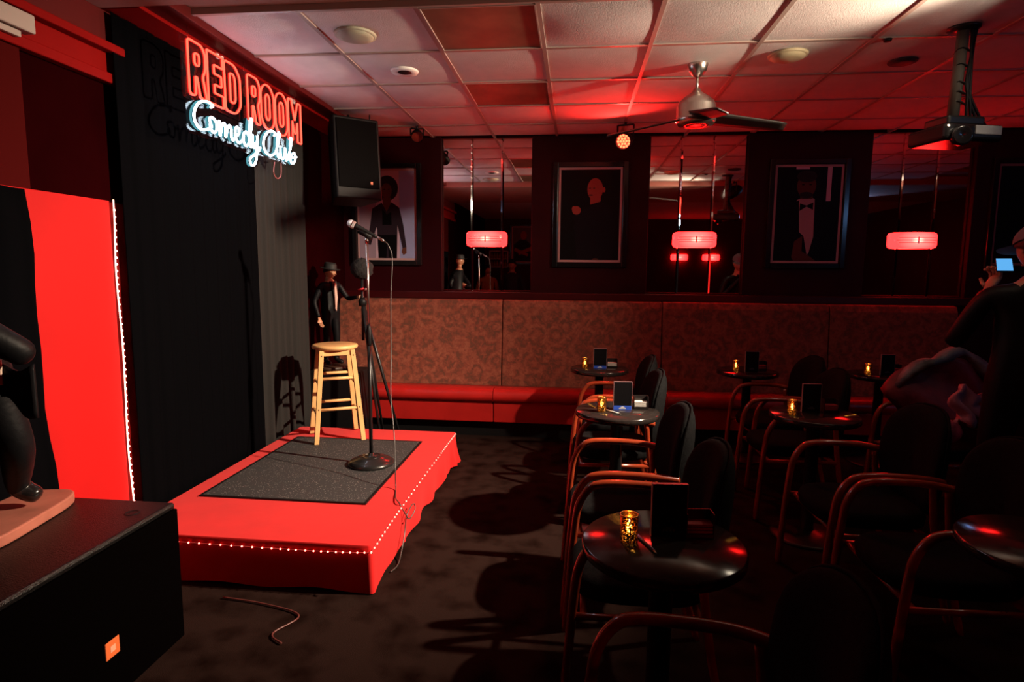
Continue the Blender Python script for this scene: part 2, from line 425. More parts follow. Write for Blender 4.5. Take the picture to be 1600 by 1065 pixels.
poster(4.07, 2.085, side, P_blk, 'black framed poster behind the standing person in a cap', border=pc('dim_border', (.3, .14, .13)))
cross = [([(-.2, -.45), (.25, -.45), (.25, 0), (.1, .12), (-.05, .12), (-.2, 0)], P_navy), (blob(0, .23, .08, .11), P_sk2), ([(-.2, -.05), (.15, -.2), (.12, -.27), (-.22, -.14)], P_sk2), ([(.22, -.08), (-.12, -.24), (-.1, -.3), (.25, -.16)], P_sk2)]
poster(-1.35, 2.2, cross, pc('grey_back', (.12, .11, .12)), 'framed poster on the rear wall, seen in the mirror', YR, 1)

# ================================================================== BANQUETTE
def floral():
    m = mat('floral_upholstery', (.3, .12, .07), .85); nt = m.node_tree; b = nt.nodes['Principled BSDF']
    tc = nt.nodes.new('ShaderNodeTexCoord'); mp = nt.nodes.new('ShaderNodeMapping'); mp.inputs['Scale'].default_value = (1, 0, 1)
    nt.links.new(tc.outputs['Object'], mp.inputs['Vector'])
    nz = nt.nodes.new('ShaderNodeTexNoise'); nz.inputs['Scale'].default_value = 14; nz.inputs['Detail'].default_value = 3
    nt.links.new(mp.outputs['Vector'], nz.inputs['Vector'])
    ad = nt.nodes.new('ShaderNodeVectorMath'); ad.operation = 'MULTIPLY_ADD'; ad.inputs[1].default_value = (.07, .0, .07)
    nt.links.new(nz.outputs['Color'], ad.inputs[0]); nt.links.new(mp.outputs['Vector'], ad.inputs[2])
    v = nt.nodes.new('ShaderNodeTexVoronoi'); v.inputs['Scale'].default_value = 7; v.feature = 'F1'
    nt.links.new(ad.outputs[0], v.inputs['Vector'])
    w = nt.nodes.new('ShaderNodeMath'); w.operation = 'SINE'; k = nt.nodes.new('ShaderNodeMath'); k.operation = 'MULTIPLY'; k.inputs[1].default_value = 13
    nt.links.new(v.outputs['Distance'], k.inputs[0]); nt.links.new(k.outputs[0], w.inputs[0])
    n2 = nt.nodes.new('ShaderNodeTexNoise'); n2.inputs['Scale'].default_value = 26; n2.inputs['Detail'].default_value = 5; n2.inputs['Distortion'].default_value = 1.2
    nt.links.new(mp.outputs['Vector'], n2.inputs['Vector'])
    s_ = nt.nodes.new('ShaderNodeMath'); s_.operation = 'MULTIPLY_ADD'; s_.inputs[1].default_value = .13
    nt.links.new(w.outputs[0], s_.inputs[0]); nt.links.new(n2.outputs['Fac'], s_.inputs[2])
    r = nt.nodes.new('ShaderNodeValToRGB'); e = r.color_ramp.elements
    e[0].position = .32; e[0].color = (.15, .05, .028, 1); e[1].position = .75; e[1].color = (.34, .10, .055, 1)
    q = e.new(.5); q.color = (.25, .058, .032, 1)
    nt.links.new(s_.outputs[0], r.inputs['Fac']); nt.links.new(r.outputs['Color'], b.inputs['Base Color'])
    bp = nt.nodes.new('ShaderNodeBump'); bp.inputs['Strength'].default_value = .25; bp.inputs['Distance'].default_value = .008
    nt.links.new(s_.outputs[0], bp.inputs['Height']); nt.links.new(bp.outputs['Normal'], b.inputs['Normal'])
    return m
flo = floral()
bq = thing('banquette', 'long banquette with floral upholstered back and red vinyl seat along mirrored wall', 'bench', (0, 5.6, 0))
def wb_box(name, a, b, mt, bev, par=bq):
    return MB().b2((a[0], a[1] - 5.6, a[2]), (b[0], b[1] - 5.6, b[2])).build(name, mt, par, bev, 3)
wb_box('plinth', (XL + .01, 5.44, 0), (3.43, 5.86, .15), black, 0)
edges = [XL + .01, -.703, .82, 2.325, 3.43]
for a, b in zip(edges[:-1], edges[1:]):
    m = MB(); x0, x1 = a + .004, b - .004
    pr_ = [(5.70, .42), (5.735, .8), (5.765, 1.2), (5.79, 1.255), (5.855, 1.262), (5.86, 1.2), (5.86, .42)]
    n = len(pr_)
    m.add([(x, y - 5.6, z) for x in (x0, x1) for y, z in pr_], [tuple(range(n - 1, -1, -1)), tuple(range(n, 2 * n))] + [(i, (i + 1) % n, n + (i + 1) % n, n + i) for i in range(n)])
    m.build('back_panel', flo, bq, .008)
se = [XL + .01, -.735, .83, 2.33, 3.43]
for a, b in zip(se[:-1], se[1:]):
    wb_box('seat_front', (a + .003, 5.36, .15), (b - .003, 5.44, .345), vinyl, .01)
    x0, x1 = a + .003, b - .003; m = MB()
    pr_ = [(5.335, .35), (5.33, .40), (5.345, .44), (5.39, .462), (5.5, .458), (5.62, .44), (5.715, .43), (5.72, .35)]
    n = len(pr_)
    m.add([(x, y - 5.6, z) for x in (x0, x1) for y, z in pr_], [tuple(range(n - 1, -1, -1)), tuple(range(n, 2 * n))], 0)
    m.add([(x, y - 5.6, z) for x in (x0, x1) for y, z in pr_], [(i, (i + 1) % n, n + (i + 1) % n, n + i) for i in range(n)], 0, True)
    m.build('seat_cushion', vinyl, bq)

# ================================================================== STAGE
SX0, SX1, SY0, SY1, SH = -2.25, -.945, 2.63, 4.66, .24
st = thing('stage_platform', 'low stage platform draped in bright red cloth', 'stage', ((SX0 + SX1) / 2, (SY0 + SY1) / 2, 0))
ox, oy = (SX0 + SX1) / 2, (SY0 + SY1) / 2
MB().b2((SX0 + .02 - ox, SY0 + .02 - oy, 0), (SX1 - .03 - ox, SY1 - .02 - oy, SH - .012)).build('deck', black, st)
# cloth: perimeter loop with rounded corners, top + skirt with soft folds
loop = []
def corner(cx, cyy, a0):
    for k in range(5):
        a = a0 + (pi / 2) * k / 4; loop.append((cx + .02 * cos(a), cyy + .02 * sin(a)))
def seg(p, q, n):
    for k in range(1, n): loop.append((p[0] + (q[0] - p[0]) * k / n, p[1] + (q[1] - p[1]) * k / n))
c4 = [(SX1 - .02, SY0 + .02), (SX1 - .02, SY1 - .02), (SX0 + .02, SY1 - .02), (SX0 + .02, SY0 + .02)]
corner(*c4[0], -pi / 2); seg((SX1, SY0 + .02), (SX1, SY1 - .02), 60)
corner(*c4[1], 0); seg((SX1 - .02, SY1), (SX0 + .02, SY1), 30)
corner(*c4[2], pi / 2); seg((SX0, SY1 - .02), (SX0, SY0 + .02), 20)
corner(*c4[3], pi); seg((SX0 + .02, SY0), (SX1 - .02, SY0), 40)
n = len(loop); m = MB(); vs = []; cx, cyy = ox, oy
levels = [0, .015, .06, .13, .2, 1]
H = [SH, SH - .006, SH - .05, SH - .12, SH - .18, .004]
rows = []
for li, z in enumerate(H):
    row = []
    t = max(0, (SH - z) / SH)
    for (x, y) in loop:
        dx, dy = 0, 0
        if li > 0:
            right = x > SX1 - .03; front = y < SY0 + .03
            o_ = .004
            if right: o_ += t * t * (.006 + .012 * sin(y * 17) * (y > 3.2) + .05 * max(0, (y - 4.1)) + .02 * sin(y * 41) * max(0, y - 4.2) * 2)
            if front: o_ += t * (.004 + .004 * sin(x * 11)) - .028 * max(0, t - .0) * (t < .95) * 0
            if right: dx = o_
            if front: dy = -o_
        zz = z
        if li == len(H) - 1: zz = .004 + .006 * (1 + sin(x * 13 + y * 9)) + (.006 * (1 + sin(y * 23)) if x > SX1 - .03 else 0)
        row.append((x + dx - ox, y + dy - oy, zz))
    rows.append(row)
vs = [p for r_ in rows for p in r_]
fs = [(l * n + i, (l + 1) * n + i, (l + 1) * n + (i + 1) % n, l * n + (i + 1) % n) for l in range(len(H) - 1) for i in range(n)]
m.add(vs, fs, 0, True); m.add(rows[0], [tuple(range(n))], 0, False)
m.build('cloth', redcloth, st)
# mat
def speckle():
    mm = mat('speckled_rubber_mat', (.03, .03, .031), .8); nt = mm.node_tree; b = nt.nodes['Principled BSDF']
    tc = nt.nodes.new('ShaderNodeTexCoord'); v = nt.nodes.new('ShaderNodeTexVoronoi'); v.inputs['Scale'].default_value = 85
    nz = nt.nodes.new('ShaderNodeTexNoise'); nz.inputs['Scale'].default_value = 30
    nt.links.new(tc.outputs['Object'], v.inputs['Vector']); nt.links.new(tc.outputs['Object'], nz.inputs['Vector'])
    a = nt.nodes.new('ShaderNodeMath'); a.operation = 'MULTIPLY_ADD'; a.inputs[1].default_value = -.25
    nt.links.new(nz.outputs['Fac'], a.inputs[0]); nt.links.new(v.outputs['Distance'], a.inputs[2])
    r = nt.nodes.new('ShaderNodeValToRGB'); e = r.color_ramp.elements
    e[0].position = .03; e[0].color = (.26, .24, .22, 1); e[1].position = .11; e[1].color = (.026, .026, .027, 1)
    nt.links.new(a.outputs[0], r.inputs['Fac']); nt.links.new(r.outputs['Color'], b.inputs['Base Color'])
    return mm
mt = thing('stage_mat', 'dark grey speckled rubber mat lying on the red stage', 'mat', (-1.635, 3.725, SH))
MB().b2((-.48, -.605, .001), (.48, .605, .008)).build('mat_field', speckle(), mt)
m = MB(); e = .012
m.b2((-.495, -.62, .001), (.495, -.605, .009)); m.b2((-.495, .605, .001), (.495, .62, .009)); m.b2((-.495, -.605, .001), (-.48, .605, .009)); m.b2((.48, -.605, .001), (.495, .605, .009))
m.build('mat_edge', black, mt)
# LED strip along the stage front and aisle side
ls = thing('led_strip', 'string of tiny red LED lights along the stage edges', 'lights', (SX1, SY0, SH))
path = [(SX0 + .03, SY0 - .012, SH - .028), (SX1 - .35, SY0 - .013, SH - .036), (SX1 - .012, SY0 - .012, SH - .028), (SX1 + .008, SY0 + .01, SH - .02), (SX1 + .009, SY0 + .4, SH - .003), (SX1 + .007, SY1 - .5, SH + .001), (SX1 + .006, SY1 - .01, SH - .004)]
path = [Vector(p) - Vector((SX1, SY0, SH)) for p in path]
MB().tube(spline(path, 8), .0022, 5).build('tape', strip, ls)
ledme = MB().ell((0, 0, 0), .0046, .0046, .0046, 8, 5).mesh('led', ledr)
sp = spline(path, 40); acc = 0; last = sp[0]
for p in sp[1:]:
    acc += (p - last).length; last = p
    if acc >= .0335:
        acc = 0; share('led', ledme, ls, p + Vector((.003 if p.y > 0 else 0, -.003 if p.y <= 0 else 0, .001)))

# ================================================================== CURTAINS
def drape(name, y0, y1, z0, z1, x, amp, waves, mt, label, seed=0, parent=None, gather=0):
    rnd = random.Random(seed); ph = [rnd.uniform(0, 6.28) for _ in range(6)]
    def fn(u, v):
        y = y0 + (y1 - y0) * u; z = z0 + (z1 - z0) * v
        f = sin(u * waves * 2 * pi + ph[0] + .5 * sin(u * 7 + ph[1])) * .6 + .3 * sin(u * waves * 4.3 * pi + ph[2]) + .25 * sin(u * waves * 1.1 + ph[3] + v * 1.2)
        k = .55 + .45 * (1 - v)
        return (x + amp * f * k, y + gather * (1 - v) * (u - .5), z)
    m = MB().grid(fn, int(waves * 14), 10)
    o = m.build(name, mt, parent, solid=.004)
    return tag(o, label, 'curtain')
drape('stage_curtain', 2.875, 4.16,   .012, CE - .05, -2.30, .012, 10, velvet, 'flat black velvet curtain hanging behind the neon sign', 3)
drape('stage_curtain', 4.17, 4.93, .012, CE - .05, -2.297, .033, 6, velvet2, 'washed black drape with deep folds beside the wooden stool', 5)
# curtain return edge board at the near end
m = MB().b2((XL, 2.97, 0), (XL + .02, 3.0, CE - .05)); m.build('curtain_batten', black); tag(bpy.data.objects['curtain_batten'], 'narrow black batten behind the near curtain edge', 'batten')

# red backdrop board on the left wall + glossy strip + vertical LED
tag(MB().b2((XL + .036, 2.20, 0), (XL + .058, 2.79, 1.872)).build('backdrop_board', redpanel, None, .004), 'plain bright red board standing against the maroon wall', 'board')
glossr = mat('glossy_dark_red_film', (.13, .006, .006), .15, noise=(8, .4))
tag(MB().b2((XL, 2.795, 0), (XL + .02, 2.965, 1.872)).build('door_jamb', glossr, None, .004), 'narrow glossy dark red strip beside the vertical LED strip', 'jamb')
vl = thing('led_strip', 'vertical white hot LED strip along the red board edge', 'lights', (XL + .062, 2.805, 0))
pts = [(.004 * sin(k * 1.3) * .4, .006 * sin(k * .9), .12 + k * .11) for k in range(17)]
MB().tube(spline(pts, 5), .0035, 6).build('tape', emis('led_tape_glow', (1, .34, .27), 5), vl)
ledv = MB().ell((0, 0, 0), .0048, .0048, .005, 8, 5).mesh('led', ledw)
for k in range(52):
    z = .12 + k * .0335; i = min(int((z - .12) / .11), 15); f = (z - .12) / .11 - i
    share('led', ledv, vl, (.004, pts[i][1] * (1 - f) + pts[i + 1][1] * f, z))
# black drape hanging in front of the board's near edge
def dfn(u, v):
    y = 1.45 + .85 * u + (.012 * sin(v * 9) + .006 * sin(v * 23) + .05 * (1 - v)) * u; return (XL + .085 + .009 * sin(u * 38) + .004 * sin(v * 6), y, .01 + 1.855 * v)
tag(MB().grid(dfn, 50, 14).build('wall_drape', velvet, None, solid=.004), 'black drape with wavy edge hanging beside the red board', 'curtain')
# emergency light
el = thing('emergency_light', 'small white wall unit mounted high on the left wall', 'emergency light', (XL + .05, 2.36, 2.51))
MB().b2((-.015, -.16, .0), (.04, .055, .075)).build('housing', mat('darkened_white_plastic', (.36, .31, .28), .5, spec=.2), el, .006)  # white plastic, colour darkened to stand in for weaker light up here
MB().b2((0, -.16, -.03), (.025, .0, -.004)).build('bracket', MATS['darkened_white_plastic'], el, .004)

# ================================================================== NEON SIGN
SXN = -2.05
sg = thing('neon_sign', 'hanging neon sign reading RED ROOM Comedy Club', 'sign', (SXN, 3.7, 2.46))
def sp3(y, z, d=0): return (d, y - 3.7, z - 2.46)
neonr = emis('neon_red', (1, .05, .028), 5)
neonw = emis('neon_white', (.70, .88, 1), 20)
nedge = emis('neon_cyan_jacket', (.12, .42, .5), .8)
redj = mat('neon_red_jacket', (.4, .03, .03), .4, em=(1, .02, .015), es=.5)
def rounded(pts, r=.018, n=4):
    out = []; N = len(pts)
    for i in range(N):
        p = Vector(pts[i]); a = (Vector(pts[i - 1]) - p); b = (Vector(pts[(i + 1) % N]) - p)
        rr = min(r, a.length * .45, b.length * .45); pa = p + a.normalized() * rr; pb = p + b.normalized() * rr
        for k in range(n + 1):
            t = k / n; out.append(pa * (1 - t) ** 2 + p * 2 * t * (1 - t) + pb * t * t)
    return out
Z0, Z1 = 2.458, 2.735
def let_R(w): # closed outlines in unit box
    return [([(0, 0), (.36, 0), (.36, .36), (.46, .36), (.62, 0), (1, 0), (.8, .42), (.97, .56), (1, .85), (.8, 1), (0, 1)], .09), ([(.36, .58), (.62, .58), (.64, .8), (.36, .8)], .07)]
def let_E(w): return [([(0, 0), (1, 0), (1, .23), (.42, .23), (.42, .4), (.88, .4), (.88, .61), (.42, .61), (.42, .78), (1, .78), (1, 1), (0, 1)], .02)]
def let_D(w): return [([(0, 0), (.66, 0), (1, .2), (1, .8), (.66, 1), (0, 1)], .12), ([(.34, .21), (.58, .21), (.67, .3), (.67, .7), (.58, .8), (.34, .8)], .05)]
def let_O(w): return [([(0, .18), (.3, 0), (.7, 0), (1, .18), (1, .82), (.7, 1), (.3, 1), (0, .82)], .16), ([(.34, .28), (.45, .21), (.55, .21), (.66, .28), (.66, .72), (.55, .79), (.45, .79), (.34, .72)], .05)]
def let_M(w): return [([(0, 0), (.3, 0), (.3, .5), (.44, .2), (.56, .2), (.7, .5), (.7, 0), (1, 0), (1, 1), (.74, 1), (.5, .52), (.26, 1), (0, 1)], .03)]
word = [(let_R, 3.077, 3.228), (let_E, 3.243, 3.39), (let_D, 3.405, 3.568), (let_R, 3.65, 3.797), (let_O, 3.808, 3.976), (let_O, 3.994, 4.163), (let_M, 4.18, 4.372)]
names = ['letter_r', 'letter_e', 'letter_d', 'letter_r', 'letter_o', 'letter_o', 'letter_m']
for (fn_, a, b), nm in zip(word, names):
    m = MB(); j = MB()
    for pts, rr in fn_(0):
        q = [(a + u * (b - a), Z0 + v * (Z1 - Z0)) for u, v in pts]
        q = rounded([Vector((p[0], p[1], 0)) for p in q], rr * .2 + .004)
        m.tube([sp3(p.x, p.y, .012) for p in q], .0052, 8, closed=True)
        j.tube([sp3(p.x, p.y, .004) for p in q], .0056, 6, closed=True)
    l = m.build(nm, neonr, sg); j.build('tube_jacket', redj, l)
# script
def sy(a): return 3.09 + a * 1.2
scr = {
 'letter_c': [[(.135, .95), (.15, 1.02), (.11, 1.06), (.05, .95), (.01, .68), (.01, .42), (.05, .28), (.10, .33), (.135, .45)]],
 'letter_o': [[(.135, .45), (.12, .62), (.14, .7), (.17, .62), (.175, .45), (.155, .32), (.13, .36), (.12, .5)], [(.17, .62), (.195, .58)]],
 'letter_m': [[(.195, .7), (.198, .5), (.2, .3), (.215, .58), (.235, .68), (.245, .58), (.245, .32), (.262, .58), (.282, .68), (.295, .58), (.295, .36), (.31, .3), (.325, .4)]],
 'letter_e': [[(.325, .4), (.36, .55), (.365, .68), (.345, .72), (.33, .58), (.335, .38), (.36, .29), (.395, .42)]],
 'letter_d': [[(.455, .6), (.43, .7), (.405, .58), (.405, .38), (.425, .28), (.455, .42), (.475, .75), (.49, 1.1), (.475, 1.12), (.462, .8), (.46, .45), (.475, .3), (.5, .45)]],
 'letter_y': [[(.49, .7), (.49, .45), (.505, .32), (.53, .45), (.545, .72)], [(.545, .72), (.535, .4), (.52, .0), (.495, -.2), (.465, -.22), (.46, -.05), (.5, .1), (.55, .28), (.565, .4)]],
 'letter_c_big': [[(.72, .95), (.735, 1.03), (.70, 1.07), (.645, .95), (.605, .68), (.605, .42), (.64, .28), (.69, .3), (.73, .42)]],
 'letter_l': [[(.73, .42), (.765, .75), (.785, 1.05), (.77, 1.1), (.755, .85), (.75, .5), (.765, .3), (.785, .4)]],
 'letter_u': [[(.79, .7), (.79, .42), (.805, .3), (.83, .4), (.845, .7), (.845, .42), (.858, .3), (.88, .45)]],
 'letter_b': [[(.88, .45), (.915, .8), (.93, 1.08), (.915, 1.1), (.905, .8), (.905, .42), (.925, .28), (.96, .36), (.97, .55), (.955, .66), (.925, .55), (.92, .46), (.95, .5), (.985, .55)]],
}
for nm, strokes in scr.items():
    m = MB(); j = MB()
    for s_ in strokes:
        q = spline([(sy(a), 2.235 + b * .205, 0) for a, b in s_], 6)
        m.tube([sp3(p.x, p.y, .016) for p in q], .0060, 8)
        j.tube([sp3(p.x, p.y, -.004) for p in q], .0066, 6, sx=.9)
    l = m.build('letter_c' if nm == 'letter_c_big' else nm, neonw, sg); j.build('tube_jacket', nedge, l)
# clear acrylic backers
acr = bpy.data.materials.new('clear_acrylic'); acr.use_nodes = True; nt = acr.node_tree
nt.nodes.remove(nt.nodes['Principled BSDF']); tr = nt.nodes.new('ShaderNodeBsdfTransparent'); gl = nt.nodes.new('ShaderNodeBsdfGlossy'); gl.inputs['Roughness'].default_value = .04
tr.inputs[0].default_value = (.93, .93, .95, 1); mxs = nt.nodes.new('ShaderNodeMixShader'); mxs.inputs[0].default_value = .03
nt.links.new(tr.outputs[0], mxs.inputs[1]); nt.links.new(gl.outputs[0], mxs.inputs[2]); nt.links.new(mxs.outputs[0], nt.nodes['Material Output'].inputs[0])
for (a, b, c, d) in ((3.052, 3.6, 2.435, 2.758), (3.625, 4.395, 2.435, 2.758), (3.075, 3.78, 2.26, 2.432), (3.79, 4.3, 2.265, 2.432)):
    m = MB(); q = rounded([Vector((a, c, 0)), Vector((b, c, 0)), Vector((b, d, 0)), Vector((a, d, 0))], .03)
    N = len(q); m.add([sp3(p.x, p.y, x_) for x_ in (-.016, -.012) for p in q], [tuple(range(N - 1, -1, -1)), tuple(range(N, 2 * N))] + [(i, (i + 1) % N, N + (i + 1) % N, N + i) for i in range(N)])
    m.build('acrylic_backer', acr, sg)
for y in (3.12, 3.66, 4.14, 4.33):
    MB().tube([sp3(y, 2.75, -.014), sp3(y, CE - .03, -.014)], .0016, 5).build('hanging_wire', chromeb, sg)
MB().tube(spline([sp3(4.02, 2.27, -.02), sp3(4.0, 2.2, -.02), sp3(4.04, 2.165, -.02), sp3(4.1, 2.19, -.02), sp3(4.11, 2.28, -.02)], 6), .003, 6).build('power_lead', mat('clear_red_lead', (.4, .1, .1), .3), sg)
for y in (3.50, 4.42):   # pairs of white cable clips on the border
    t = thing('cable_clip', 'pair of small white clips on the red border above the neon sign', 'clip', (-2.12, y, CE - .045), 0, 'white clips above the sign')
    for k in (-1, 1): MB().b2((-.006, k * .022 - .013, -.03), (.006, k * .022 + .013, 0)).build('clip_body', white, t, .003)

# ================================================================== STOOL
sx_, sy0_ = -1.83, 4.39
stool = thing('wooden_stool', 'tall pale wooden bar stool with round seat on the stage', 'stool', (sx_, sy0_, SH), rad(30))
h = .735
m = MB(); m.lathe([(.0, h - .034), (.155, h - .034), (.168, h - .028), (.172, h - .016), (.168, h - .004), (.155, h), (.0, h - .003)], n=36); m.build('seat', pine, stool)
lt, lb = .112, .172
for a in (-1, 1):
    for b in (-1, 1):
        t0 = Vector((a * lt, b * lt, h - .034)); b0 = Vector((a * lb, b * lb, .009)); w = .017
        m = MB(); vs = [p + Vector((dx * w, dy * w, 0)) for p in (b0, t0) for dx, dy in ((-1, -1), (1, -1), (1, 1), (-1, 1))]
        m.add(vs, [(3, 2, 1, 0), (4, 5, 6, 7)] + [(i, (i + 1) % 4, 4 + (i + 1) % 4, 4 + i) for i in range(4)])
        leg = m.build('leg', pine, stool, .003)
        for zz, axis in ((h - .07, 0), (h - .075, 1), (.215, 0), (.26, 1)):
            f = zz / (h - .034); c = b0.lerp(t0, f)
            d = Vector((a * (w + .0005), 0, 0)) if axis == 0 else Vector((0, b * (w + .0005), 0))
            MB().lathe([(.0055, 0), (.0055, .001)], c + d, 10, M=aim(d)).build('screw_plug', pineend, leg)
def rung(z, axis, sgn):
    f = z / (h - .034); e_ = lb + (lt - lb) * f
    p, q = ((-e_, sgn * e_, z), (e_, sgn * e_, z)) if axis == 0 else ((sgn * e_, -e_, z), (sgn * e_, e_, z))
    MB().tube([p, q], .0115, 10).build('rung', pine, stool)
for sgn in (-1, 1):
    rung(.215, 1, sgn); rung(.26, 0, sgn); rung(.445, 1, sgn); rung(.49, 0, sgn)
m = MB()
for sgn in (-1, 1):
    m.b2((-lt, sgn * lt - .009, h - .075), (lt, sgn * lt + .009, h - .034)); m.b2((sgn * lt - .009, -lt, h - .075), (sgn * lt + .009, lt, h - .034))
m.build('apron', pine, stool, .002)

# ================================================================== MIC STAND
ms = thing('microphone_stand', 'black microphone stand with round weighted base on the mat', 'stand', (-1.34, 3.775, SH + .009))
m = MB(); m.lathe([(0, 0), (.148, 0), (.152, .01), (.148, .02), (.128, .034), (.095, .043), (.09, .049), (.05, .056), (.022, .06), (.018, .075), (0, .078)], n=40); m.build('base', mat('black_enamel', (.012, .012, .012), .3, coat=.3), ms)
m = MB()
for r_ in (.06, .075): m.tube([(r_ * cos(a / 24 * 2 * pi), r_ * sin(a / 24 * 2 * pi), .0545 - (r_ - .06) * .3) for a in range(24)], .0022, 5, closed=True)
m.build('base_ring', blackm, ms)
MB().tube([(0, 0, .07), (0, 0, .86)], .0125, 12).build('lower_tube', blackm, ms)
m = MB(); m.lathe([(.0125, .80), (.018, .81), (.018, .90), (.0135, .92), (.012, .935)], n=16); m.build('clutch', black, ms)
MB().tube([(0, 0, .9), (-.002, 0, 1.475)], .0085, 12).build('upper_tube', chrome, ms)
MB().tube([(-.002, 0, 1.46), (-.002, 0, 1.5)], .012, 10).build('clip_swivel', chromeb, ms)
MB().tube([(-.05, -.012, 1.545), (.03, .006, 1.50)], .02, 12).build('mic_clip', black, ms)
mic = thing('microphone', 'vocal microphone with silver ball grille held on the stand', 'microphone', (-1.43, 3.752, SH + 1.592))
d = Vector((.86, .15, -.45)).normalized(); Mx = aim(d)
m = MB(); m.lathe([(0, -.03), (.014, -.028), (.023, -.016), (.026, 0), (.0255, .008), (.024, .016), (.021, .022)], M=Mx, n=20)
m.build('grille', mat('mic_mesh', (.72, .72, .72), .35, 1, bump=(700, .8)), mic)
MB().lathe([(.0262, -.001), (.0268, .003), (.0262, .007)], M=Mx, n=20).build('grille_band', chromeb, mic)
m = MB(); m.lathe([(.021, .021), (.0185, .03), (.0145, .1), (.0125, .16), (.0115, .172), (0, .173)], M=Mx, n=18); m.build('body', black, mic)
MB().lathe([(.009, .172), (.009, .215), (.006, .225), (0, .226)], M=Mx, n=14).build('plug', chrome, mic)
# cable from mic to the floor
base = Vector((-1.43, 3.752, SH + 1.592)); pe = base + d * .225
cab = [pe, pe + Vector((.03, 0, -.03)), pe + Vector((.05, .01, -.12)), (-1.185, 3.76, 1.35), (-1.175, 3.72, 1.0), (-1.15, 3.62, .75), (-1.10, 3.52, .52), (-1.06, 3.40, .36), (-1.045, 3.36, .252), (-1.0, 3.21, .249), (-.955, 3.13, .252), (-.915, 3.12, .19), (-.90, 3.14, .16), (-.885, 3.20, .19), (-.90, 3.22, .215), (-.915, 3.14, .18), (-.912, 3.08, .1), (-.905, 2.98, .025), (-.90, 2.90, .006), (-.915, 2.83, .006)]
o = MB().tube(spline(cab, 8), .0034, 7).build('microphone_cable', mat('dark_rubber_cable', (.05, .045, .042), .35))
tag(o, 'thin dark cable hanging from the microphone down the stage side', 'cable')
o = MB().tube(spline([(-1.62, 2.50, .008), (-1.4, 2.47, .008), (-1.2, 2.40, .008), (-1.25, 2.26, .008), (-1.18, 2.2, .008)], 6), .004, 6).build('floor_cable', mat('dark_red_cable', (.12, .03, .025), .4))
tag(o, 'thin reddish cable lying on the carpet before the stage', 'cable')

# ================================================================== SUBWOOFER
sb = thing('subwoofer', 'large black subwoofer cabinet with orange square badge', 'speaker', (-1.91, 1.75, 0))
cab_ = mat('black_speaker_paint', (.0025, .002, .002), .36, spec=.35, bump=(220, .35), noise=(60, .2))
MB().b2((-.30, -.455, .0), (.292, .455, .592)).build('cabinet', cab_, sb, .012, 3)
MB().b2((.293, -.44, .02), (.312, .44, .572)).build('front_grille', mat('black_grille_cloth', (.0015, .001, .001), .9, spec=.0, bump=(500, .5)), sb, .005)
bd = MB().b2((.313, .025, .185), (.317, .088, .248)).build('badge', mat('orange_badge', (.8, .16, .04), .4, em=(.9, .16, .05), es=.12), sb, .002)
m = MB(); m.b2((.3172, .045, .205), (.3178, .068, .228)); m.build('badge_mark', mat('pale_orange_print', (.95, .45, .28), .4), bd)
m = MB(); m.lathe([(.020, 0), (.022, .002), (.026, .002), (.028, 0)], (.2, .33, .592), 24, cap=False); m.build('pole_socket', black, sb)

# ================================================================== FIGURE BUILDER
def rot_to(fw, upv=Vector((0, 0, 1))):
    f = Vector(fw).normalized(); r_ = f.cross(upv).normalized(); u_ = r_.cross(f)
    return Matrix((r_, f, u_)).transposed()       # local x right, y forward, z up
def head_geo(m, c, fw, s_, mi, eye_mi, hair_mi=None, hair='short', lip_mi=None):
    """c centre of head, s_ head height"""
    R = rot_to(fw); c = Vector(c); h2 = s_ / 2
    def fn(u, v):
        a = 2 * pi * u; t = pi * v
        x = .36 * sin(t) * sin(a); y = .44 * sin(t) * cos(a); z = -.5 * cos(t)
        fr = max(0, cos(a)) * sin(t)
        if z < -.1: x *= 1 - .32 * min(1, (-.1 - z) / .4) * (.5 + .5 * fr); y *= 1 - .12 * (1 - fr) * min(1, (-.1 - z) / .4)
        if fr > .8: y += .05 * math.exp(-((z + .08) / .08) ** 2) * math.exp(-(x / .07) ** 2) + .02 * math.exp(-((z + .42) / .07) ** 2) - .035 * math.exp(-((z - .03) / .05) ** 2) * math.exp(-((abs(x) - .15) / .08) ** 2)
        return c + R @ (Vector((x, y, z)) * s_)
    m.grid(fn, 28, 20, mi, True, wrapu=True)
    m.tube([c + R @ (Vector((0, .40, .03)) * s_), c + R @ (Vector((0, .47, -.06)) * s_), c + R @ (Vector((0, .50, -.1)) * s_), c + R @ (Vector((0, .42, -.13)) * s_)], [.03 * s_, .045 * s_, .06 * s_, .04 * s_], 8, mi)
    for k in (-1, 1):
        m.ell(c + R @ (Vector((k * .36, -.02, -.02)) * s_), .035 * s_, .07 * s_, .12 * s_, 8, 6, mi, R)
        m.ell(c + R @ (Vector((k * .14, .375, .03)) * s_), .055 * s_, .04 * s_, .03 * s_, 8, 6, eye_mi, R)
    m.tube([c + R @ (Vector((-.12, .38, -.25)) * s_), c + R @ (Vector((0, .425, -.245)) * s_), c + R @ (Vector((.12, .38, -.25)) * s_)], .022 * s_, 6, lip_mi if lip_mi is not None else mi)
    m.tube([c + R @ (Vector((0, -.05, -.3)) * s_), c + R @ (Vector((0, -.08, -.75)) * s_)], [.22 * s_, .24 * s_], 12, mi)
def hair_geo(c, fw, s_, length=0.0):
    m = MB(); R = rot_to(fw); c = Vector(c)
    def fn(u, v):
        a = 2 * pi * u; fr = cos(a)
        tmax = pi * (.40 + .22 * (1 - fr) / 2 + length * (1 - max(0, fr)))
        t = tmax * v
        return c + R @ (Vector((.395 * sin(t) * sin(a), .47 * sin(t) * cos(a) - .01, .535 * cos(t))) * s_)
    m.grid(fn, 24, 10, 0, True, wrapu=True)
    return m
